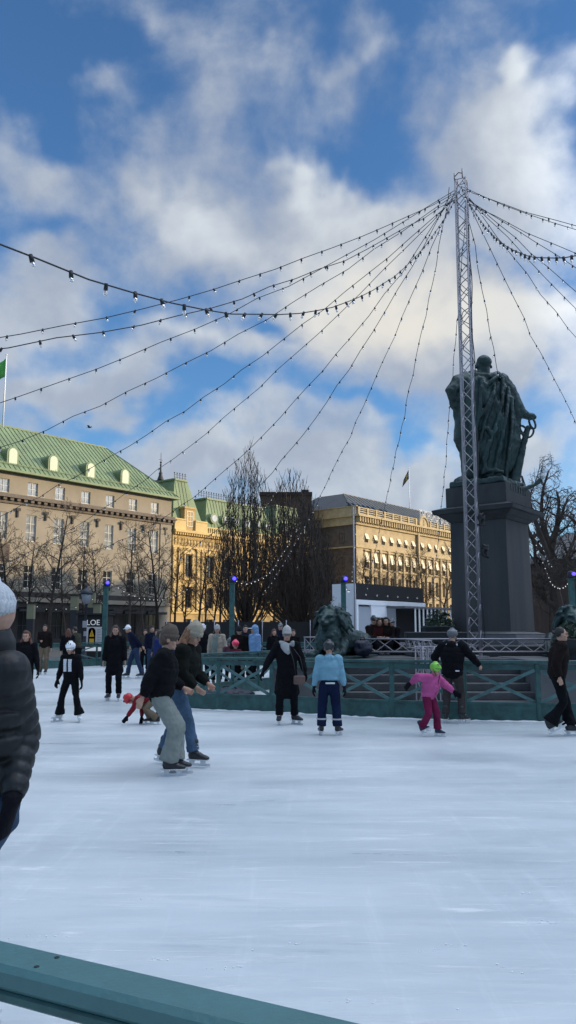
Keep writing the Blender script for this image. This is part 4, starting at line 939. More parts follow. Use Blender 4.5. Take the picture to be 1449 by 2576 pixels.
# ---------------------------------------------------------------- light poles and strings
POLES=[(xat(263,39.6),39.6,4.05,'first green post from the left with a blue lamp on top'),(xat(583,36.6),36.6,4.05,'green post with a blue lamp in front of the tallest upright tree'),(xat(865,36.6),36.6,4.05,'green post with a blue lamp between the left lion and the kiosk'),(xat(1443,35),35,4.15,'green post with a blue lamp at the right picture edge')]
for x,y,h,lab in POLES:
    root=thing('light_post',lab,'light post',(x,y,0)); bm=NB(); box(bm,(-.11,-.11,0),(.11,.11,h-.2),bev=.01); obj('post',bm,teal,root)
    bm=NB(); box(bm,(-.15,-.15,h-.198),(.15,.15,h-.15)); box(bm,(-.125,-.125,1.8),(.125,.125,1.86)); obj('collar',bm,mat('dark_teal',(.02,.06,.055),.5),root)
    bm=NB(); lathe(bm,[(.10,h-.148),(.13,h-.1),(.13,h+.12),(.08,h+.16)],12); fl=obj('spotlight',bm,mat('black_fitting',(.015,.015,.03),.5),root)
    bm=NB(); ell(bm,(.10,-.13,h+.03),(.09,.05,.075),n=10,k=8); obj('blue_lens',bm,bluem,fl)
MT=Vector((MX,MY,MZ-.12))
STR=dict(A=(-17.81,7.21,5.01,2.52),B=(-3.98,2.02,4.72,2.84),C=(-13.57,3.33,3.6,2.48),D=(-20.37,15.09,4.16,2.33),E=(-19.59,22.27,4.62,2.17),F=(-14.57,27.56,4.11,1.39),G=(-15.69,38.07,4.27,1.65),H=(-9.64,33.42,4.96,2.3),I=(-6.38,31.64,3.92,2.26),J=(-1.52,44.53,3.86,1.03),K=(3.5,35.7,3.62,.17),L=(11.37,34.22,4.71,2.0),
 M=(19.06,40.69,4.13,.3),N=(24.43,39.33,3.84,.3),O=(26.48,36.91,3.87,.25),P=(20.86,26.21,3.74,.1),Q=(27.54,28.04,4.12,.1),R=(2.55,1.0,4.13,1.96),S=(17.15,-1.17,3.85,2.93),T=(31.5,17.32,3.96,1.73),U=(29.,10.,4.,1.6),V=(6.9,38.,3.9,.5))
SL=dict(A='uppermost light string running from the mast to the left picture edge',B='nearest light string with the biggest bulbs, sagging across the upper left',C='second light string down that leaves the left edge below the big-bulb one',D='light string leaving the left edge level with the top of the green flag',E='light string passing just above the left end of the copper roof',F='light string ending over the right half of the copper roof',G='light string crossing the right end of the copper roof',H='light string passing between the turret spire and the tallest bare tree',I='light string running down to the tip of the tallest bare tree',J='light string descending between the upright trees and the folded flag',K='steepest light string just left of the folded flag',L='light string vanishing behind the statue head',M='first full light string right of the statue, reaching the right edge level with its waist',N='second light string right of the mast counted from the statue',O='third light string right of the mast counted from the statue',P='fourth light string right of the mast counted from the statue',Q='fifth light string right of the mast, nearly straight to the edge',R='big-bulb light string sagging deepest at the upper right edge',S='lower of the two near light strings leaving the top right of the mast',T='middle light string of the bundle leaving the top right of the mast',U='uppermost light string of the bundle leaving the top right of the mast',V='light string hanging almost vertically behind the mast and statue')
ends=set()
bm=NB(); tube(bm,[(0,0,.016),(0,0,-.062)],[.022,.026],8); sk_me=bpy.data.meshes.new('socket'); bm.to_mesh(sk_me); bm.free(); sk_me.materials.append(wire)
bm=NB(); lathe(bm,[(.014,-.062),(.021,-.078),(.024,-.098),(.018,-.118),(.005,-.126)],10); bu_me=bpy.data.meshes.new('bulb'); bm.to_mesh(bu_me); bm.free(); bu_me.materials.append(bulbm); lit_me=bu_me.copy(); lit_me.materials.clear(); lit_me.materials.append(litm)
rr=random.Random(4)
def light_string(label,pts,sp=.75,r=.011,bs=1.,group='light strings fanned out from the mast',jit=.02,lit=False):
    root=thing('light_string',label,'light string',pts[0],0,group)
    bm=NB(); q=[p+Vector((rr.gauss(0,jit),rr.gauss(0,jit),rr.gauss(0,jit))) for p in pts]; tube(bm,q,r,5); obj('cable',bm,wire,root,True)
    acc_=0; nxt=sp; cnt=0
    for a,b_ in zip(q,q[1:]):
        l=(b_-a).length
        while acc_+l>=nxt and cnt<100:
            p=a.lerp(b_,(nxt-acc_)/l)
            o=bpy.data.objects.new('socket',sk_me); C.objects.link(o); o.parent=root; o.location=p-root.location; o.rotation_euler=(rr.gauss(0,.25),rr.gauss(0,.25),0); o.scale=(bs,)*3
            b2=bpy.data.objects.new('bulb',lit_me if lit else bu_me); C.objects.link(b2); b2.parent=o
            nxt+=sp*rr.uniform(.93,1.07); cnt+=1
        acc_+=l
for k,(ex,ey,ez,sag) in STR.items():
    ez-=.2; E_=Vector((ex,ey,ez)); S_=MT+Vector((.03,0,-.06)) if k in 'BRS' else MT+Vector((rr.uniform(-.1,.1),rr.uniform(-.1,.1),rr.uniform(-.5,.05))); d=(E_-S_); 
    st=S_+Vector(((.15 if ex>MX else -.15) if k not in 'BRS' else 0,0,0)); pts=[]
    for i in range(33):
        t_=i/32; p=st+(E_-st)*t_; p.z-=4*sag*t_*(1-t_); pts.append(p)
    LL=sum((b_-a).length for a,b_ in zip(pts,pts[1:]))
    near=k in 'BRS'
    light_string(SL[k],pts,sp=.46 if near else max(.62,LL/42),r=.008 if near else .0095,bs=.80 if near else .9,jit=.006 if near else .02)
    root=thing('light_post','green post holding the end of a light string outside the rink, %s'%('left' if ex<MX else 'right'),'light post',(ex,ey,0),0,'green posts at the ends of the light strings') if k in 'ABCDEF' or k in 'RST' else None
    if root:
        bm=NB(); box(bm,(-.06,-.06,0),(.06,.06,ez+.08)); obj('post',bm,teal,root); bm=NB(); box(bm,(-.09,-.09,ez+.081),(.09,.09,ez+.12)); obj('cap',bm,teal,root)
# small strings among the trees
def cat(a,b_,sag,n=14):
    a=Vector(a);b_=Vector(b_); return [a.lerp(b_,i/n)-Vector((0,0,4*sag*(i/n)*(1-i/n))) for i in range(n+1)]
far=[((40,1478,44),(300,1420,52),.3,'faint light string rising to the right before the dark portals'),((45,1500,46),(235,1505,50),.7,'sagging light string over the street lamp'),((268,1458,39.5),(470,1480,52),.8,'light string going right from the first green post'),
     ((585,1456,36.6),(735,1340,50),1.2,'light string climbing from the green post into the upright trees'),((868,1457,36.6),(893,1330,52),1.9,'light string climbing from the green post by the kiosk'),((1441,1446,35),(1345,1345,48),1.6,'light string climbing left from the green post at the right edge'),
     ((700,1225,60),(640,1290,55),.4,'light string draped over the crown of the tallest upright tree'),((1350,1470,52),(1440,1530,50),.4,'few dim bulbs in the dark gap right of the pedestal')]
for (a,b_,sag,lab) in far:
    pa=atY(*a);pb=atY(*b_); LL=(pb-pa).length
    light_string(lab,cat(pa,pb,sag),sp=max(.7,LL/17),r=.009,bs=.75,lit=True,group='small light strings between posts and trees')
# ---------------------------------------------------------------- street things left
SLP=thing('street_lamp','dark old fashioned street lamp with domed lantern behind the far fence','street lamp',(xat(214,43),43,0))
bm=NB(); lathe(bm,[(.2,0),(.2,.3),(.12,.4),(.1,1.2),(.075,1.3),(.06,2.9),(.1,2.95),(.06,3.05),(.12,3.15)],12); obj('post',bm,mat('dark_lamp_iron',(.03,.035,.045),.5,.4),SLP)
bm=NB(); lathe(bm,[(.16,3.152),(.27,3.62),(.27,3.66)],10); obj('lantern_glass',bm,mat('milky_glass',(.35,.38,.42),.3),SLP)
bm=NB(); lathe(bm,[(.34,3.662),(.36,3.7),(.27,3.86),(.1,3.98),(.05,4.05),(.07,4.12),(.02,4.2)],12); obj('hood',bm,mat('dark_lamp_iron',(.03,.035,.045),.5,.4),SLP)
bm=NB(); box(bm,(-.12,-.13,1.9),(.12,-.08,2.25)); box(bm,(-.05,-.12,1.45),(.16,-.08,1.7)); obj('sticker_panel',bm,mat('poster_grey',(.35,.35,.38),.6),SLP)
pale=mat('pale_lantern',(.22,.21,.13),.6)
for u,Y,zt,zb,lab in ((76,55,3.55,2.6,'dark column with pale square top, leftmost behind the skaters'),(185,55,4.1,3.2,'dark column with pale square top beside the dark archway'),(228,56,4.4,3.4,'taller dark column with pale square top right of the street lamp'),(243,56,3.6,2.2,'shorter dark column with pale square top next to the first green post')):
    x=xat(u,Y); r=thing('lantern_column',lab,'column',(x,Y,0),0,'dark columns with pale tops'); bm=NB(); box(bm,(-.22,-.22,0),(.22,.22,zb-.05),bev=.01); obj('shaft',bm,mat('black_column',(.02,.021,.025),.6),r)
    bm=NB(); box(bm,(-.23,-.23,zb-.048),(.23,.23,zt)); obj('lantern',bm,pale,r); bm=NB(); box(bm,(-.27,-.27,zt+.002),(.27,.27,zt+.08)); obj('cap',bm,mat('black_column',(.02,.021,.025),.6),r)
def text(s,size,loc,m,parent,name='lettering',ext=.01,rz=0.):
    cu=bpy.data.curves.new(name,'FONT'); cu.body=s; cu.size=size; cu.extrude=ext; cu.align_x='CENTER'
    o=bpy.data.objects.new(name,cu); C.objects.link(o); dg=bpy.context.evaluated_depsgraph_get(); dg.update(); me=bpy.data.meshes.new_from_object(o.evaluated_get(dg)); bpy.data.objects.remove(o)
    me.transform(Matrix.Rotation(math.radians(90),4,'X')); ob=link(name,me,m,parent); ob.location=loc; ob.rotation_euler=(0,0,rz); return ob
wl=mat('white_lettering',(.75,.75,.76),.6,emit=(1,1,1),es=.12)
x0=xat(205,45); x1=xat(258,45); KB=thing('ticket_booth','small black booth with white LOE lettering beside the first green post','booth',((x0+x1)/2,45,0)); w=(x1-x0)/2+.25
bm=NB(); box(bm,(-w,0,0),(w,1.5,2.6),bev=.02); obj('booth_wall',bm,bl,KB); text('LOE',.42,(.05,-.02,2.05),wl,KB)
bm=NB(); box(bm,(-w-.1,-.2,2.602),(w+.1,1.6,2.7)); obj('roof',bm,bl,KB)
xs=xat(238,42.2); SG=thing('warning_sign','white board with yellow warning triangle on a black arch, hung on the far fence','sign',(xs,42.2,0))
bm=NB(); box(bm,(-.42,0,.95),(.45,.03,1.93)); obj('board',bm,mat('sign_white',(.55,.52,.52),.6),SG)
bm=NB(); A=[(-.33,1.0),(.05,1.0),(.05,1.7)]+[(-.14+.19*math.cos(a_),1.7+.19*math.sin(a_)) for a_ in [math.pi*i/8 for i in range(1,8)]]+[(-.33,1.7)]
f=bm.faces.new([bm.verts.new((p,-.006,q)) for p,q in A]); bmesh.ops.solidify(bm,geom=[f],thickness=.004); obj('black_arch',bm,bl,SG)
ye=mat('warning_yellow',(.62,.36,.02),.5)
bm=NB(); tv=[[bm.verts.new((p,yy,q)) for p,q in ((-.27,1.42),(-.01,1.42),(-.14,1.80))] for yy in (-.030,-.012)]; bm.faces.new(tv[0]); bm.faces.new(tv[1]); [bm.faces.new((tv[0][i],tv[0][(i+1)%3],tv[1][(i+1)%3],tv[1][i])) for i in range(3)]; box(bm,(-.26,-.016,1.04),(-.02,-.012,1.32)); obj('yellow_triangle',bm,ye,SG)
bm=NB(); box(bm,(-.152,-.036,1.52),(-.128,-.031,1.65)); box(bm,(-.152,-.036,1.47),(-.128,-.031,1.495)); obj('exclamation_mark',bm,bl,SG)
bm=NB()
for k in range(9): box(bm,(.12,-.006,1.1+k*.085),(.12+.24*rr.uniform(.6,1),-.001,1.125+k*.085))
obj('printed_lines',bm,mat('print_grey',(.2,.2,.22),.7),SG)
bm=NB()
for k in range(7): 
    if k!=3: box(bm,(-.36+.1*k,-.03,.74),(-.30+.1*k,-.02,.82))
box(bm,(-.45,-.019,.68),(.45,-.0,.88)) ; sg=obj('lower_strip',bm,wl,SG)
# ---------------------------------------------------------------- people
SKIN=mat('skin',(.42,.24,.17),.55,var=.1,vs=12); SKD=mat('lips',(.22,.07,.06),.5); EYE=mat('dark_eyes',(.015,.012,.01),.3)
BLADE=mat('steel_blade',(.62,.64,.68),.3,.6); BLK=mat('black_boot',(.012,.013,.018),.45); WHB=mat('white_boot',(.6,.62,.64),.5); LACE=mat('laces',(.55,.55,.56),.7)
def cloth(n,c,bump=.25,bs=28,var=.18): return mat(n,tuple(x*(.55 if max(c)<.03 else .8) for x in c),.9,spec=.12,var=var,vs=5,bump=bump,bs=bs)
def ik(a,c,l1,l2,pole):
    a=Vector(a);c=Vector(c); d=c-a; L_=d.length; mx_=(l1+l2)*.995
    if L_>mx_: c=a+d*(mx_/L_); d=c-a; L_=mx_
    x=(l1*l1-l2*l2+L_*L_)/(2*L_); h=math.sqrt(max(0,l1*l1-x*x)); d.normalize(); p=Vector(pole); p=(p-d*p.dot(d)).normalized()
    return a+d*x+p*h, c
def hand_parts(bm,w,d,pn,side,s,curl=.5,glove=1.):
    """palm, four curling fingers of unequal length and a thumb leaving the side of the palm; d points along the forearm, pn is the palm side"""
    d=d.normalized(); pn=(pn-d*pn.dot(d)).normalized(); sd=d.cross(pn)*side; s*=glove
    sweep(bm,[w-d*.01*s,w+d*.045*s,w+d*.085*s],[(.027*s,.020*s),(.040*s,.018*s),(.042*s,.016*s)],side=sd,n=10)
    for i,(o,ln) in enumerate(((-.031,.066),(-.010,.078),(.011,.074),(.031,.058))):
        b_=w+d*.083*s+sd*o*s; c=curl*(1+.12*i); dd=d
        pts=[b_]; q=b_
        for k in range(3):
            a_=c*(k+.6)*.62; dd=(d*math.cos(a_)+pn*math.sin(a_)); q=q+dd*ln*s*(.42,.33,.25)[k]; pts.append(q)
        sweep(bm,pts,[(.0105*s,.0105*s),(.010*s,.010*s),(.009*s,.009*s),(.0075*s,.0075*s)],side=sd,n=8)
    t0=w+d*.022*s-sd*.030*s; t1=t0+(d*.75-sd*.6+pn*.3)*.034*s; t2=t1+(d*.9-sd*.15+pn*.45)*.030*s; sweep(bm,[t0,t1,t2],[(.014*s,.014*s),(.0115*s,.0115*s),(.009*s,.009*s)],side=pn,n=8)
def headM(c,yaw,pitch,roll=0.,s=1.):
    return Matrix.Translation(c)@Matrix.Rotation(yaw,4,'Z')@Matrix.Rotation(pitch,4,'X')@Matrix.Rotation(roll,4,'Y')@Matrix.Diagonal((s,s,s,1))
def msweep(bm,M,pts,rad,**k):
    sc=M.to_scale()[0]; side=k.pop('side',(1,0,0)); sweep(bm,[M@Vector(p) for p in pts],[(a*sc,b_*sc) for a,b_ in rad],side=(M.to_3x3()@Vector(side)).normalized(),**k)
def mell(bm,M,c,r,**k):
    sc=M.to_scale()[0]; R=M.to_3x3().normalized(); ell(bm,M@Vector(c),(r[0]*sc,r[1]*sc,r[2]*sc),M=R,**k)
def person(label,loc,yaw,h,jacket,pants,boots=BLK,hat=None,hatm=None,hair=None,hairm=None,jk='jacket',pk='straight',fa=(-.10,0,0),fb=(.10,0,0),yfa=0.,yfb=0.,pa=0.,pb=0.,ha=None,hb=None,
           lean=.0,leanx=0.,hyaw=0.,hpit=.08,hscale=1.,crouch=0.,twist=0.,vox=.016,gloves=None,extras=None,group=None,skate=True,puff=1.,seg=None,pole=None,ribs=0,upv=None,quilt=False,lw=None,palm=None,root_z=0.,shw=1.):
    root=thing('person',label,'person',(loc[0],loc[1],root_z),yaw,group)
    s=h; lift=.0492*h if skate else .006*h
    ank=[Vector((fa[0],fa[1],.045*s+lift+fa[2])),Vector((fb[0],fb[1],.045*s+lift+fb[2]))]
    pel=Vector(((ank[0].x+ank[1].x)/2+.0,(ank[0].y+ank[1].y)/2,(.525-crouch)*s+lift)) if seg is None else Vector(seg)
    up=Vector(upv or (leanx,-lean,1)).normalized()
    fw=Vector((0,-1,0)); lat=Vector((math.cos(twist),math.sin(twist),0)); bk=Vector((-math.sin(twist),math.cos(twist),0))
    hips=[pel+Vector((-.055*s,0,-.01*s)),pel+Vector((.055*s,0,-.01*s))]
    waist=pel+up*.085*s; chest=pel+up*.20*s; neck=pel+up*.30*s; sh=[chest+up*.085*s-lat*.098*s*shw,chest+up*.085*s+lat*.098*s*shw]
    hd=neck+(up+Vector((0,-.12,0))).normalized()*(.055+.05*hscale)*s
    knees=[]
    for i in range(2):
        k,c=ik(hips[i],ank[i],.245*s,.24*s,(0.12*(-1,1)[i],-1,0)); knees.append(k); ank[i]=c
    hands=[Vector(ha)*s if ha else Vector((-.155,-.03,.47))*s+Vector((0,0,lift)), Vector(hb)*s if hb else Vector((.155,-.03,.47))*s+Vector((0,0,lift))]
    if not ha: hands[0]=sh[0]+Vector((-.055,-.03,-.335))*s
    if not hb: hands[1]=sh[1]+Vector((.055,-.03,-.335))*s
    elb=[]
    for i in range(2):
        e,c=ik(sh[i],hands[i],.168*s,.155*s,pole or (.5*(-1,1)[i],1,-.2)); elb.append(e); hands[i]=c
    # ---- body: one continuous skin
    HM=headM(hd,hyaw,hpit,0,hscale*s/1.7)
    bm=NB()
    mell(bm,HM,(0,.012,.018),(.072,.090,.094)); mell(bm,HM,(0,-.022,-.052),(.053,.066,.058)); mell(bm,HM,(0,-.096,-.018),(.0115,.017,.019)); msweep(bm,HM,[(0,-.082,.03),(0,-.098,-.012)],[(.010,.010),(.012,.012)])
    mell(bm,HM,(0,-.074,.034),(.052,.022,.012)); mell(bm,HM,(0,-.074,-.090),(.022,.018,.016)); mell(bm,HM,(0,-.084,-.062),(.024,.012,.010))
    for q in (-1,1): mell(bm,HM,(q*.074,.008,-.012),(.009,.019,.030)); mell(bm,HM,(q*.040,-.060,-.030),(.024,.022,.022))
    sweep(bm,[neck-up*.03*s,neck+up*.03*s,hd-up*.02*s],[(.042*s,.04*s),(.032*s,.034*s),(.034*s,.036*s)])
    sweep(bm,[pel-up*.02*s,waist,chest,chest+up*.07*s,neck-up*.01*s],[(.085*s,.055*s),(.075*s,.05*s),(.09*s,.058*s),(.070*s,.045*s),(.036*s,.036*s)],side=lat)
    for i in range(2):
        sweep(bm,[sh[i].lerp(elb[i],.12),elb[i],hands[i]],[(.020*s,.020*s),(.020*s,.020*s),(.015*s,.013*s)])
        sweep(bm,[hips[i],knees[i],ank[i]],[(.045*s,.045*s),(.028*s,.028*s),(.02*s,.02*s)])
        if not gloves or i not in gloves.get('sides',(0,1)):
            fd=(hands[i]-elb[i]).normalized(); hand_parts(bm,hands[i],fd,Vector(((1,-1)[i],-.25,.1)),(1,-1)[i],s/1.7*hscale**.5,.7,.92)
    remesh('body',bm,vox*.72,SKIN,root,sm=2)
    if vox<.022:
        for q in (-1,1):
            bm=NB(); mell(bm,HM,(q*.029,-.0815,.008),(.0115,.008,.0065),n=8,k=6); obj('eye',bm,EYE,root,smooth=True)
        bm=NB(); mell(bm,HM,(0,-.0945,-.060),(.021,.006,.0055),n=8,k=6); obj('mouth',bm,SKD,root,smooth=True)
    # ---- trousers
    P_=dict(tight=(.051,.036,.026,.026),straight=(.056,.045,.04,.043),wide=(.062,.060,.060,.066),flare=(.054,.043,.055,.072),snow=(.062,.055,.052,.056))[pk]
    bm=NB(); sweep(bm,[pel+Vector((0,0,.055*s)),pel,pel-Vector((0,0,.035*s))],[(.088*s,.068*s),(.098*s,.075*s),(.085*s,.06*s)])
    for i in range(2):
        sweep(bm,[hips[i]+Vector((0,0,.0)),hips[i].lerp(knees[i],.4),knees[i],knees[i].lerp(ank[i],.5),knees[i].lerp(ank[i],.96 if pk!='tight' else .9)],[(P_[0]*s*1.02,P_[0]*s*1.1),(P_[0]*s,P_[0]*s*1.03),(P_[1]*s,P_[1]*s*1.03),((P_[1]+P_[2])/2*s,)*2,(P_[3]*s,P_[3]*s*1.1)],dome=False)
    ell(bm,hips[0],(P_[0]*s,)*3); ell(bm,hips[1],(P_[0]*s,)*3); remesh('trousers',bm,vox,pants,root,sm=2,disp=.0065*s,ds=12)
    # ---- jacket
    def ridg(t_,a): return (1.05-.20*max(0,1-1.5*abs(math.sin(t_*29)))) if quilt else 1.02-(.09*max(0,1-2.2*abs(math.sin(t_*15))) if puff>1.2 else 0)
    g=puff; hem={'jacket':.02,'crop':.06,'coat':-.17,'long':-.24,'hoodie':-.02}[jk]
    bm=NB(); tp=[pel+Vector((0,0,hem*s)),pel+Vector((0,0,max(hem,.0)*s*.6+.01*s)),waist,chest,chest+up*.065*s,neck-up*.005*s]
    hw={'jacket':.105,'crop':.10,'coat':.125,'long':.13,'hoodie':.108}[jk]
    tr=[(hw*s*g**.5,.082*s*g**.5),(.106*s*g**.5,.082*s*g**.5),(.098*s*g,.074*s*g),(.112*s*g,.080*s*g),(.102*s*g**.5,.068*s*g),(.048*s*g,.048*s*g)]
    pp,qq=resamp(tp,tr,90 if quilt else 48); sweep(bm,pp,qq,side=lat,n=20,mod=ridg)
    for i in range(2):
        a=[sh[i]+(elb[i]-sh[i])*.02,sh[i].lerp(elb[i],.5),elb[i],elb[i].lerp(hands[i],.5),elb[i].lerp(hands[i],.93)]
        pp,qq=resamp(a,[(.047*s*g,.047*s*g),(.042*s*g,.042*s*g),(.037*s*g,.037*s*g),(.033*s*g,.033*s*g),(.026*s*g**.5,.026*s*g**.5)],90 if quilt else 40); sweep(bm,pp,qq,n=14,mod=ridg,dome=False); ell(bm,sh[i]-lat*(.004,-.004)[i]*s+up*.002*s,(.050*s*g,.048*s*g,.046*s*g)); sweep(bm,[neck-up*.02*s,sh[i]+up*.004*s],[(.045*s,.045*s),(.042*s,.042*s)],n=12)
    sweep(bm,[neck-up*.012*s,neck+up*.022*s],[(.05*s,.05*s),(.044*s,.046*s)])
    if jk=='hoodie' or (extras and 'hood' in extras): mell(bm,headM(neck+Vector((0,.05*s,-.0*s)),0,0,0,s/1.7),(0,.01,.0),(.10,.06,.07))
    if extras and 'hoodup' in extras:
        mell(bm,HM,(0,.03,.03),(.098,.105,.118)); msweep(bm,HM,[(0,.04,-.02),(0,.05,-.12)],[(.1,.09),(.1,.08)])
    remesh('coat' if jk in('coat','long') else 'jacket',bm,vox,jacket,root,sm=1 if quilt else 2,disp=(.002 if quilt else .0075)*s,ds=11)
    # ---- gloves
    if gloves:
        for i in gloves.get('sides',(0,1)):
            bm=NB(); fd=gloves.get('dir',{}).get(i,(hands[i]-elb[i]).normalized()); fd=Vector(fd).normalized(); pn=Vector(gloves.get('pn',{}).get(i,((1,-1)[i],-.25,.1)))
            sweep(bm,[hands[i]-(hands[i]-elb[i]).normalized()*.035*s,hands[i]],[(.022*s,.022*s),(.022*s,.02*s)]); hand_parts(bm,hands[i],fd,pn,(1,-1)[i],s/1.7*hscale**.5,gloves.get('curl',.7),gloves.get('size',1.3))
            remesh('glove',bm,min(vox,.010) if vox<.02 else .014,gloves['m'],root,sm=1)
    # ---- hat / helmet / hair
    if hat=='beanie':
        bm=NB(); msweep(bm,HM,[(0,-.005,.035),(0,.004,.075),(0,.012,.105),(0,.020,.125)],[(.083,.099),(.082,.098),(.068,.082),(.045,.055)],n=24)
        remesh('beanie',bm,max(.007,vox*.7),hatm,root,sm=3) if not ribs else (bm.free(),None)
        if ribs:
            bm=NB(); rib_=lambda t_,a: 1+.022*math.sin(ribs*a)
            msweep(bm,HM,[(0,-.005,.03),(0,.004,.075),(0,.012,.105),(0,.020,.128),(0,.024,.140)],[(.086,.102),(.086,.102),(.073,.087),(.050,.060),(.025,.03)],n=ribs*6,mod=rib_); obj('beanie',bm,hatm,root,smooth=True)
        bm=NB(); msweep(bm,HM,[(0,-.010,.008),(0,-.010,.018),(0,-.006,.052),(0,-.006,.060)],[(.0875,.1035),(.091,.107),(.092,.108),(.088,.104)],n=28 if not ribs else ribs*6,dome=False,mod=(lambda t_,a: 1+.018*math.sin(ribs*a)) if ribs else None); obj('beanie_cuff',bm,hatm,root,smooth=True)
    elif hat=='tallbeanie':
        bm=NB(); msweep(bm,HM,[(0,-.005,.03),(0,.004,.08),(0,.016,.115),(0,.028,.142),(0,.036,.155)],[(.084,.100),(.087,.102),(.080,.092),(.058,.066),(.034,.04)],n=24)
        remesh('beanie',bm,max(.007,vox*.7),hatm,root,sm=3)
        bm=NB(); msweep(bm,HM,[(0,-.010,.012),(0,-.006,.06)],[(.087,.103),(.089,.105)],n=28,dome=False); obj('beanie_cuff',bm,hatm,root,smooth=True)
    elif hat=='helmet':
        bm=NB(); M2=HM
        def hp(t_,a): return 1+.02*math.sin(6*a)
        msweep(bm,M2,[(0,.0,.028),(0,.006,.065),(0,.012,.105),(0,.016,.135)],[(.097,.118),(.101,.122),(.086,.105),(.045,.055)],n=24,mod=hp); mell(bm,M2,(0,-.105,.045),(.06,.03,.012))
        hm=remesh('helmet',bm,max(.009,vox*.7),hatm,root,sm=2)
        for q in (-.045,0,.045):
            bm=NB(); mell(bm,M2,(q,-.075,.125-abs(q)*.35),(.009,.030,.016),n=8,k=6); obj('vent',bm,BLK,hm)
        bm=NB(); msweep(bm,M2,[(0,.0,.022),(0,.0,.034)],[(.093,.113),(.094,.114)],n=20,dome=False); obj('rim',bm,BLK,hm)
        bm=NB()
        for q in (-1,1): msweep(bm,M2,[(q*.085,-.01,.02),(q*.075,-.03,-.04),(q*.03,-.05,-.10)],[(.006,.006)]*3,n=6)
        obj('chin_strap',bm,BLK,root)
    elif hat=='cap':
        bm=NB(); msweep(bm,HM,[(0,.0,.03),(0,.004,.07),(0,.01,.115)],[(.085,.102),(.083,.100),(.05,.06)],n=20); msweep(bm,HM,[(0,-.08,.038),(0,-.165,.03)],[(.07,.012),(.05,.008)],n=12)
        remesh('cap',bm,max(.009,vox*.7),hatm,root,sm=2)
    if hair:
        bm=NB()
        if hair=='short' or hair=='long' or hair=='wavy' :
            if not hat: mell(bm,HM,(0,.030,.032),(.083,.090,.096)); msweep(bm,HM,[(0,-.055,.085),(0,-.02,.11)],[(.05,.02),(.06,.03)])
            else: mell(bm,HM,(0,.035,-.005),(.080,.075,.075))
        if hair in('long','wavy'):
            L1=.30 if hair=='wavy' else .24
            for q,yy in ((-.068,.02),(.068,.02),(-.04,.075),(.04,.075),(0,.085)):
                jx=.03*(1 if q>0 else -1 if q<0 else 0)
                msweep(bm,HM,[(q,yy,.05),(q*1.15+0,yy+.01,-.06),(q*1.3+jx,yy-(.03 if hair=='wavy' and yy<.05 else .0),-.15),(q*1.25+jx,yy-(.06 if yy<.05 else .0),-L1)],[(.030,.030),(.034,.032),(.036,.030),(.014,.014)],n=10)
        if hair=='bun': mell(bm,HM,(0,.03,.03),(.083,.09,.096)); mell(bm,HM,(0,.13,.02),(.035,.03,.035))
        if len(bm.verts): remesh('hair',bm,max(.009,vox*.75),hairm,root,sm=1,disp=.006,ds=30)
        else: bm.free()
    # ---- skates
    for i in range(2):
        yw=(yfa,yfb)[i]; pt=(pa,pb)[i]; k=s/1.7*(1.12 if skate else 1)
        M=Matrix.Translation(ank[i])@Matrix.Rotation(yw,4,'Z')@Matrix.Rotation(pt,4,'X')@Matrix.Diagonal((k,k,k,1)); z0=-.077
        bm=NB(); msweep(bm,M,[(0,.0,.13 if pk!='flare' else .05),(0,.0,.06),(0,.012,.0),(0,.02,-.04)],[(.047,.055),(.043,.05),(.042,.052),(.040,.050)]); msweep(bm,M,[(0,.03,-.045),(0,-.06,-.04),(0,-.14,-.048),(0,-.175,-.055)],[(.038,.034),(.043,.038),(.043,.026),(.032,.018)]); msweep(bm,M,[(0,.0,.0),(0,-.06,-.02),(0,-.11,-.04)],[(.04,.04),(.04,.034),(.038,.026)])
        bo=remesh('skate' if skate else 'shoe',bm,max(.009,vox*.6),boots,root,sm=1)
        if skate:
            bm=NB(); box(bm,(-.034,-.19,z0-.004),(.034,.075,z0+.008),M=M,bev=.002)
            for yy in (-.115,.02): box(bm,(-.013,yy-.028,z0-.044),(.013,yy+.028,z0-.0042),M=M)
            obj('holder',bm,WHB,bo)
            bm=NB(); box(bm,(-.0045,-.20,z0-.066),(.0045,.085,z0-.040),M=M); obj('blade',bm,BLADE,bo)
        if vox<.017:
            bm=NB()
            for j in range(5): msweep(bm,M,[(-.022,-.048-.0*j-(j<3)*(.05-.02*j),-.02+.03*j),(.022,-.048-(j<3)*(.05-.02*j),-.02+.03*j)],[(.004,.004)]*2,n=6)
            obj('laces',bm,LACE,bo)
    return dict(root=root,HM=HM,pel=pel,sh=sh,hands=hands,elb=elb,neck=neck,s=s,knees=knees,ank=ank,up=up,chest=chest,waist=waist,lat=lat)
def G(u,v): p=atZ(u,v); return (p.x,p.y)
def aY(deg): return math.radians(deg)
def XY(u,y): return ((u-724.5)/2023*y,y)
blkp=cloth('black_puffer',(.010,.011,.014),.35,14); blkc=cloth('black_wool',(.009,.009,.013)); dkb=cloth('dark_navy_cloth',(.010,.014,.035)); olive=cloth('olive_cloth',(.05,.05,.038)); brwn=cloth('dark_brown_cloth',(.022,.015,.014))
grn=cloth('black_green_jacket',(.014,.017,.015)); jean=cloth('blue_denim',(.075,.13,.21),.3,40,.35); jeand=cloth('dark_denim',(.035,.055,.11),.3,40,.3); greyp=cloth('sage_grey_trousers',(.25,.28,.26),.3,20); tan=cloth('tan_trousers',(.20,.155,.105)); blkt=cloth('black_trousers',(.008,.009,.013))
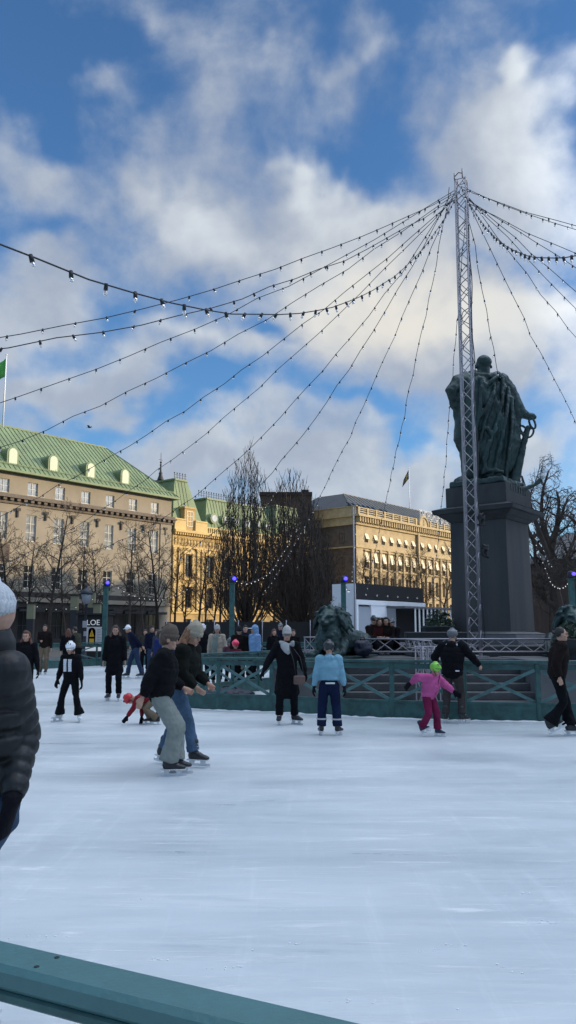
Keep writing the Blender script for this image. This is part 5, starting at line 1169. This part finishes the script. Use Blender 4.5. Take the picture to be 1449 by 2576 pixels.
ltb=cloth('pale_blue_jacket',(.20,.40,.52),.3,16,.1); pink=cloth('pink_snow_jacket',(.55,.11,.30),.3,14,.25); magenta=cloth('magenta_snow_trousers',(.20,.018,.07),.3,14,.3); red=cloth('red_snow_jacket',(.22,.02,.03)); cream=cloth('cream_coat',(.42,.36,.29)); sage=cloth('sage_scarf',(.20,.25,.23),.5,60)
rib=mat('ribbed_grey_knit',(.50,.53,.56),.95,var=.08,vs=8,bump=.4,bs=120); kbeige=mat('beige_knit',(.34,.30,.23),.95,var=.12,vs=20,bump=.6,bs=90); kbrown=mat('brown_knit',(.095,.072,.055),.95,var=.15,vs=20,bump=.5,bs=90); kgrey=mat('light_grey_knit',(.40,.39,.38),.95,var=.1,vs=20,bump=.5,bs=90)
hwhite=mat('white_helmet_shell',(.72,.74,.78),.35); hgreen=mat('lime_helmet_shell',(.18,.50,.05),.35,var=.25,vs=9); hred=mat('red_helmet_shell',(.45,.012,.02),.3); hpink=mat('hot_pink_helmet_shell',(.85,.045,.12),.35); hblk=mat('black_helmet_shell',(.015,.017,.02),.35); hgrey=mat('grey_helmet_shell',(.10,.11,.12),.4)
aub=mat('auburn_hair',(.10,.035,.02),.6,var=.3,vs=14,bump=.4,bs=60,stretch=(1,1,.15)); brn_h=mat('brown_hair',(.065,.038,.025),.6,var=.3,vs=14,bump=.4,bs=60,stretch=(1,1,.15)); ging=mat('ginger_blonde_hair',(.24,.115,.055),.6,var=.3,vs=14,bump=.4,bs=60,stretch=(1,1,.15)); drk=mat('dark_hair',(.015,.012,.01),.6)
glv=cloth('black_knit_glove',(.012,.012,.018),.4,60)
GL=lambda **k: dict(m=glv,**k)
# near man at the left edge
P=person('man in black quilted jacket, ribbed pale grey beanie and jeans, cut by the left edge',(-1.165,3.32),aY(-48),1.80,mat('quilted_down',(.009,.011,.013),.48,var=.2,vs=6,bump=.1,bs=40,spec=.35),jean,hat='beanie',hatm=rib,ribs=30,
    seg=(-.03,-.04,.99),leanx=.12,jk='crop',fa=(-.28,.08,0),fb=(-.02,-.34,0),lean=.05,hyaw=-.25,hpit=.10,vox=.009,puff=1.0,quilt=True,pole=(-.74,.67,-.2),gloves=GL(sides=(0,1),curl=.95,size=1.42,dir={1:(-.30,-.12,-1)},pn={1:(-.75,-.75,.0)}),hb=(.125,-.02,.568),shw=.92)
bm=NB()
for i in range(30):
    t_=i/29; z=P['pel'].z+.05+t_*.48; box(bm,(-.006,-.205+.05*abs(t_-.45)-.004,z),(.006,-.2+.05*abs(t_-.45),z+.012))
obj('zip',bm,mat('dark_zip',(.01,.01,.012),.4),P['root'])
bm=NB(); s=1.8; sweep(bm,[P['neck']-P['up']*.02*s,P['neck']+P['up']*.02*s,P['neck']+P['up']*.052*s],[(.056*s,.056*s),(.050*s,.052*s),(.047*s,.050*s)],n=20); remesh('collar',bm,.012,MATS['quilted_down'],P['root'],sm=1)
bm=NB(); M=P['HM']; box(bm,(.0905,-.045,.035),(.0925,-.02,.062),M=M); obj('beanie_label',bm,mat('dark_label',(.04,.05,.07),.6),P['root'])
# the two girls
P=person('girl in brown beanie, black puffer and wide pale grey trousers, nearer of the pair',G(402,1950),aY(96),1.63,blkp,greyp,hat='tallbeanie',hatm=kbrown,hair='short',hairm=brn_h,pk='wide',
    fa=(-.06,-.10,0),fb=(.09,-.17,0),seg=(0,.02,.90),lean=.10,hyaw=.1,hpit=.15,vox=.012,puff=1.42,jk='jacket',ha=(-.14,.13,.55),hb=(.12,-.16,.60),hscale=1.13)
P=person('girl in tall beige beanie with long ginger hair and blue jeans, farther girl',G(447,1926),aY(74),1.66,grn,jean,hat='tallbeanie',hatm=kbeige,hair='wavy',hairm=ging,pk='straight',
    fa=(-.05,-.24,0),fb=(.10,.26,0),pb=.2,lean=.24,hyaw=-.2,hpit=.40,vox=.012,puff=1.36,ha=(-.09,-.18,.585),hb=(.1,-.2,.6),hscale=1.13)
# fallen / crouching child in red helmet
P=person('small child in red helmet bending low over the ice behind the brown beanie girl',G(374,1822),aY(-84),1.14,red,tan,hat='helmet',hatm=hred,hscale=1.22,fa=(-.06,.03,0),fb=(.10,.16,0),seg=(0,.13,.50),upv=(0,-1,-.10),hpit=1.35,vox=.013,ha=(-.10,-.12,.10),hb=(.12,-.36,.08),gloves=GL(),pk='snow',puff=1.15)
# child white helmet
P=person('child in white helmet and black suit with white chest panels, legs apart',G(174,1815),aY(-12),1.37,blkc,blkt,boots=WHB,hat='helmet',hatm=hwhite,hscale=1.12,fa=(-.20,0,0),fb=(.22,-.04,0),yfa=-.5,yfb=.5,pk='flare',vox=.013,lean=.08,hpit=.15,gloves=GL(),puff=1.1,hb=(.20,-.06,.50),ha=(-.21,0,.52))
bm=NB(); s=1.37
for q in (-1,1):
    for i in range(6):
        z=P['pel'].z+(.10+.028*i)*s; yy=P['pel'].y-.08*(.10+.028*i)*s-.088*s; box(bm,(.014*s if q>0 else -.055*s,yy-.012,z),(.055*s if q>0 else -.014*s,yy+.03,z+.0265*s))
obj('white_chest_panel',bm,WHB,P['root'])
P=person('woman with long wavy brown hair in knee length black coat beside the first green post',G(285,1763),aY(4),1.73,blkc,blkt,hair='wavy',hairm=brn_h,jk='coat',fa=(-.12,.02,0),fb=(.13,-.05,0),yfa=-.2,yfb=.1,vox=.015,puff=1.08,hyaw=.1)
P=person('man in jeans and dark jumper bending left under a white and black cap',XY(340,29.3),aY(-72),1.86,dkb,jeand,hat='cap',hatm=hwhite,fa=(-.08,-.22,0),fb=(.12,.28,0),lean=.38,hpit=.2,vox=.02,ha=(-.10,.12,.56),hb=(.1,.16,.58))
P=person('woman with long auburn hair in black, between the near man and the white helmet child',XY(67,16.8),aY(8),1.60,blkc,blkt,hair='wavy',hairm=aub,vox=.014,hyaw=-.15,gloves=GL(),hb=(.19,-.05,.46))
P=person('man in black jacket and tan trousers standing by the far left fence',XY(113,32.),aY(5),1.86,brwn,tan,hair='short',hairm=drk,vox=.02,ha=(-.05,-.14,.70),hb=(.17,-.05,.46))
P=person('auburn haired person in black seen from behind at the fence',XY(172,31),aY(-160),1.70,blkc,blkt,hair='wavy',hairm=aub,vox=.022,puff=1.15)
P=person('person in olive jacket leaning beside the auburn haired person at the fence',XY(197,32),aY(-120),1.80,olive,blkt,hair='short',hairm=drk,vox=.022,lean=.25)
# group behind
for u,y,h,yaw,j,p,kw in ((366,33,1.68,0,olive,blkt,dict(hair='short',hairm=brn_h,label='person in olive with brown hair, half hidden behind the bending man in jeans')),(382,31,1.80,30,dkb,jeand,dict(hair='short',hairm=drk,label='dark haired person in navy jacket, leftmost of the dense group of skaters')),(397,30,1.66,-40,cloth('grey_blue_jacket',(.05,.06,.10)),jeand,dict(hair='long',hairm=brn_h,label='long haired person in grey blue jacket in the dense group of skaters')),
    (411,31.5,1.78,10,blkc,blkt,dict(hair='short',hairm=drk,label='person in black jacket in the middle of the dense group of skaters')),(425,32,1.74,-20,dkb,blkt,dict(hat='beanie',hatm=kgrey,label='person in pale cap at the right of the dense group of skaters')),(402,24,1.62,70,cloth('royal_blue_jacket',(.02,.035,.13)),jeand,dict(hair='long',hairm=drk,label='person in royal blue jacket just behind the brown beanie girl')),
    (440,30,1.8,0,blkc,jeand,dict(hat='cap',hatm=hblk,label='person in black cap above the shoulder of the brown beanie girl'))):
    lab=kw.pop('label'); person(lab,XY(u,y),aY(yaw),h,j,p,vox=.022,group='skaters crowding the far side of the rink',**kw)
person('man in white helmet and black jacket between the girls and the cream coat woman',XY(509,26.5),aY(15),1.80,blkc,blkt,hat='helmet',hatm=hwhite,vox=.02,fa=(-.14,.05,0),fb=(.16,-.08,0))
P=person('woman in cream coat, pale beanie and long sage scarf behind the fence',XY(546,25.5),aY(10),1.76,cream,blkt,hat='tallbeanie',hatm=kgrey,hair='long',hairm=brn_h,jk='coat',vox=.018,hb=(.19,-.12,.50),puff=1.15)
bm=NB(); s=1.76; pr=P['neck']
sweep(bm,[pr+Vector((-.08*s,-.01*s,0)),pr+Vector((0,-.055*s,-.01*s)),pr+Vector((.08*s,0,0)),pr+Vector((0,.05*s,0)),pr+Vector((-.07*s,.02*s,.01))],[(.03*s,.03*s)]*5); sweep(bm,[pr+Vector((-.03*s,-.08*s,-.02*s)),pr+Vector((-.05*s,-.11*s,-.2*s)),pr+Vector((-.07*s,-.10*s,-.42*s))],[(.05*s,.02*s),(.055*s,.02*s),(.06*s,.02*s)]); remesh('scarf',bm,.016,sage,P['root'],sm=1)
person('small child in hot pink helmet behind the fence',XY(592,22.8),aY(160),1.30,cloth('dark_red_jacket',(.12,.02,.04)),blkt,hat='helmet',hatm=hpink,hscale=1.3,vox=.017)
person('small child in dull grey helmet just left of the hot pink helmet',XY(578,24.6),aY(20),1.36,cloth('mauve_jacket',(.12,.05,.07)),blkt,hat='helmet',hatm=hgrey,hscale=1.15,vox=.02)
person('man in dark jacket and knitted cap behind the hot pink helmet',XY(603,24.2),aY(-5),1.74,brwn,blkt,hat='beanie',hatm=cloth('charcoal_knit',(.03,.03,.035)),vox=.018,lean=.1,hpit=.3)
person('person in navy jacket between the green post and the pale blue hoodie',XY(617,28),aY(10),1.80,dkb,blkt,hair='short',hairm=drk,vox=.022)
P=person('person in pale sky blue hoodie with the hood up, facing left behind the fence',XY(641,24.),aY(-55),1.76,cloth('sky_blue_hoodie',(.22,.38,.62),.2,14,.08),blkt,jk='hoodie',extras=('hoodup',),vox=.016,puff=1.12,hyaw=-.2)
bm=NB(); msweep(bm,P['HM'],[(0,-.08,.05),(0,-.19,.055)],[(.07,.010),(.05,.008)],n=12); obj('cap_brim',bm,hwhite,P['root'])
person('person in black with auburn hair left of the glasses woman, far side',XY(689,29),aY(20),1.68,blkc,blkt,hair='long',hairm=aub,vox=.022)
person('tall person in dark cap just behind the glasses woman',XY(706,31),aY(-20),1.90,dkb,blkt,hat='cap',hatm=hgrey,vox=.022)
person('person in dark coat with pale face right of the glasses woman, far side',XY(738,30),aY(0),1.66,blkc,jeand,hair='short',hairm=brn_h,vox=.022)
# woman with glasses
P=person('woman in long black coat, pale beanie, glasses and grey scarf with arms held out',(-.02,14.8),aY(2),1.64,blkc,blkt,boots=cloth('grey_black_boot',(.05,.05,.06)),hat='tallbeanie',hatm=kgrey,jk='long',pk='straight',fa=(-.14,-.02,0),fb=(.14,.04,0),yfb=.75,yfa=-.1,vox=.0125,gloves=GL(),ha=(-.265,-.02,.575),hb=(.20,-.04,.565),puff=1.12)
s=1.64; pr=P['neck']; bm=NB(); sweep(bm,[pr+Vector((-.075*s,-.01*s,.01)),pr+Vector((-.02*s,-.065*s,-.005*s)),pr+Vector((.06*s,-.045*s,.0)),pr+Vector((.07*s,.02*s,.01)),pr+Vector((0,.055*s,.01)),pr+Vector((-.07*s,.02*s,.01))],[(.032*s,.036*s)]*6); sweep(bm,[pr+Vector((-.03*s,-.07*s,-.01*s)),pr+Vector((.0,-.088*s,-.07*s)),pr+Vector((.015*s,-.09*s,-.10*s))],[(.05*s,.03*s),(.04*s,.025*s),(.02*s,.015*s)]); remesh('scarf',bm,.012,cloth('grey_white_scarf',(.40,.42,.43),.5,50),P['root'],sm=1)
bm=NB(); 
for q in (-1,1):
    rg=[(q*.030+.024*math.cos(a_),-.104,.008+.017*math.sin(a_)) for a_ in [math.pi*i/6 for i in range(13)]]; tube(bm,[P['HM']@Vector(p) for p in rg],.0035,5); tube(bm,[P['HM']@Vector(p) for p in ((q*.054,-.104,.012),(q*.078,-.01,.01))],.003,5)
tube(bm,[P['HM']@Vector(p) for p in ((-.007,-.106,.012),(.007,-.106,.012))],.003,5); obj('glasses',bm,wire,P['root'])
bm=NB()
for q in (-1,1): sweep(bm,[pr+Vector((q*.03*s,.03*s,0)),pr+Vector((q*.085*s,.0,-.028*s)),pr+Vector((q*.115*s,-.03*s,-.06*s))],[(.035*s,.02*s),(.038*s,.022*s),(.02*s,.015*s)])
remesh('fur_collar',bm,.012,cloth('grey_fur',(.22,.21,.20),.8,80),P['root'],sm=1,disp=.012,ds=40)
BG=thing('shoulder_bag','small taupe shoulder bag hanging at the hip of the glasses woman','bag',(.19,14.60,.80)); bm=NB(); box(bm,(.10,14.56,.72),(.31,14.64,.88),bev=.02); obj('bag_body',bm,cloth('taupe_leather',(.16,.11,.10)),BG,True)
bm=NB(); tube(bm,[(.14,14.6,.88),(.10,14.60,1.15),(.02,14.66,1.38)],.008,5); tube(bm,[(.29,14.6,.88),(.22,14.64,1.2),(.05,14.76,1.42)],.008,5); obj('strap',bm,wire,BG,True)
# child in pale blue
P=person('child in pale blue jacket, navy snow trousers and black helmet, seen from behind',G(829,1850),aY(178),1.41,ltb,cloth('navy_snow_trousers',(.008,.016,.05),.3,14),hat='helmet',hatm=hblk,hscale=1.10,pk='snow',jk='crop',fa=(-.13,.02,0),fb=(.13,-.02,0),yfa=-.5,yfb=.2,vox=.0125,gloves=GL(),extras=('hood',),puff=1.2,ha=(-.185,-.02,.50),hb=(.185,-.02,.50))
s=1.41; bm=NB(); box(bm,(-.09,.105*s,P['pel'].z+.01*s),(.06,.112*s,P['pel'].z+.028*s)); obj('reflective_strip',bm,WHB,P['root'])
for i in range(2):
    k=P['knees'][i].lerp(P['ank'][i],.62); bm=NB(); sweep(bm,[k+Vector((0,0,-.01)),k+Vector((0,0,.012))],[(.062*s,.062*s)]*2,dome=False,n=16); obj('reflective_strip',bm,mat('reflective_grey',(.40,.42,.44),.5),P['root'])
# pink child
P=person('small child in pink snow jacket and lime green helmet gliding with arms out',G(1090,1852),aY(45),1.09,pink,magenta,hat='helmet',hatm=hgreen,hscale=1.24,pk='snow',fa=(-.13,.13,.035),fb=(.05,-.05,0),pa=-.45,yfa=.1,yfb=.2,vox=.011,gloves=GL(size=1.5),ha=(-.25,.21,.76),hb=(.18,-.31,.62),lean=.30,hpit=.15,extras=('hood',),puff=1.5,boots=mat('navy_boot',(.012,.018,.045),.5))
bm=NB(); s=1.09
for i in range(22):
    t_=i/21; q=P['pel']+P['up']*(.03+t_*.30)*s; box(bm,(q.x-.005,q.y-.108*s*1.1-.002,q.z),(q.x+.005,q.y-.108*s*1.1+.01,q.z+.016))
obj('zip',bm,mat('dark_plum_zip',(.10,.01,.05),.5),P['root'])
# black figure at the fence
P=person('person in black jacket and grey brown trousers leaning on the near fence, back turned',XY(1135,14.95),aY(158),1.62,blkc,cloth('grey_brown_trousers',(.055,.048,.045)),hat='helmet',hatm=hgrey,vox=.013,pk='straight',fa=(-.15,.0,0),fb=(.14,.03,0),yfa=-.5,yfb=.1,jk='hoodie',lean=.12,hyaw=-.5,ha=(-.28,-.16,.64),hb=(.22,-.20,.68),puff=1.25,shw=1.1)
s=1.62; bm=NB(); box(bm,(-.155,.150,P['pel'].z+.01),(-.085,.156,P['pel'].z+.035)); obj('hem_label',bm,WHB,P['root'])
bm=NB(); sweep(bm,[P['neck']+Vector((-.06*s,.03*s,.0)),P['neck']+Vector((0,.06*s,.01)),P['neck']+Vector((.06*s,.03*s,0))],[(.018*s,.016*s)]*3,side=(0,0,1)); obj('white_collar',bm,kgrey,P['root'])
# person at the right edge
P=person('person in dark brown jacket and black flared trousers striding out of the right edge',G(1421,1852),aY(84),1.66,brwn,blkt,boots=BLK,hair='bun',hairm=drk,vox=.0125,pk='flare',fa=(-.06,.24,.05),fb=(.08,-.10,0),pa=-.5,lean=.12,puff=1.2,ha=(-.13,.05,.56))
# people sitting on the terrace
LG=thing('stone_ledge','low stone ledge carrying the seated row of people','ledge',(2.6,22.5,1.02)); bm=NB(); box(bm,(2.0,22.35,1.024),(3.2,22.8,1.20),bev=.015); obj('slab',bm,stone,LG,True)
for u,h,yaw,j,kw in ((935,1.72,35,brwn,dict(hat='cap',hatm=hblk,label='seated person in black cap and dark red brown jacket, leftmost on the ledge')),(953,1.60,10,cloth('burgundy_coat',(.05,.012,.012)),dict(hair='short',hairm=brn_h,label='seated person in burgundy coat, second on the ledge')),(973,1.66,-15,brwn,dict(hair='long',hairm=drk,label='seated dark haired person, third on the ledge')),(991,1.55,-40,blkc,dict(hat='cap',hatm=hgrey,label='seated person in grey cap, rightmost on the ledge'))):
    lab=kw.pop('label'); x,y=XY(u,22.5); person(lab,(x,y),aY(yaw),h,j,blkt,vox=.02,skate=False,root_z=1.024,seg=(0,.0,.26),fa=(-.1,-.45,0),fb=(.1,-.43,0),lean=.1,ha=(-.06,-.22,.28),hb=(.06,-.22,.28),group='people seated on the monument ledge',**kw)
bag('backpack','dark navy backpack with pale piping propped behind the left lion',(912-724.5)/2023*19.6,19.6,1.05,.34,.26,.42,navy,.1)
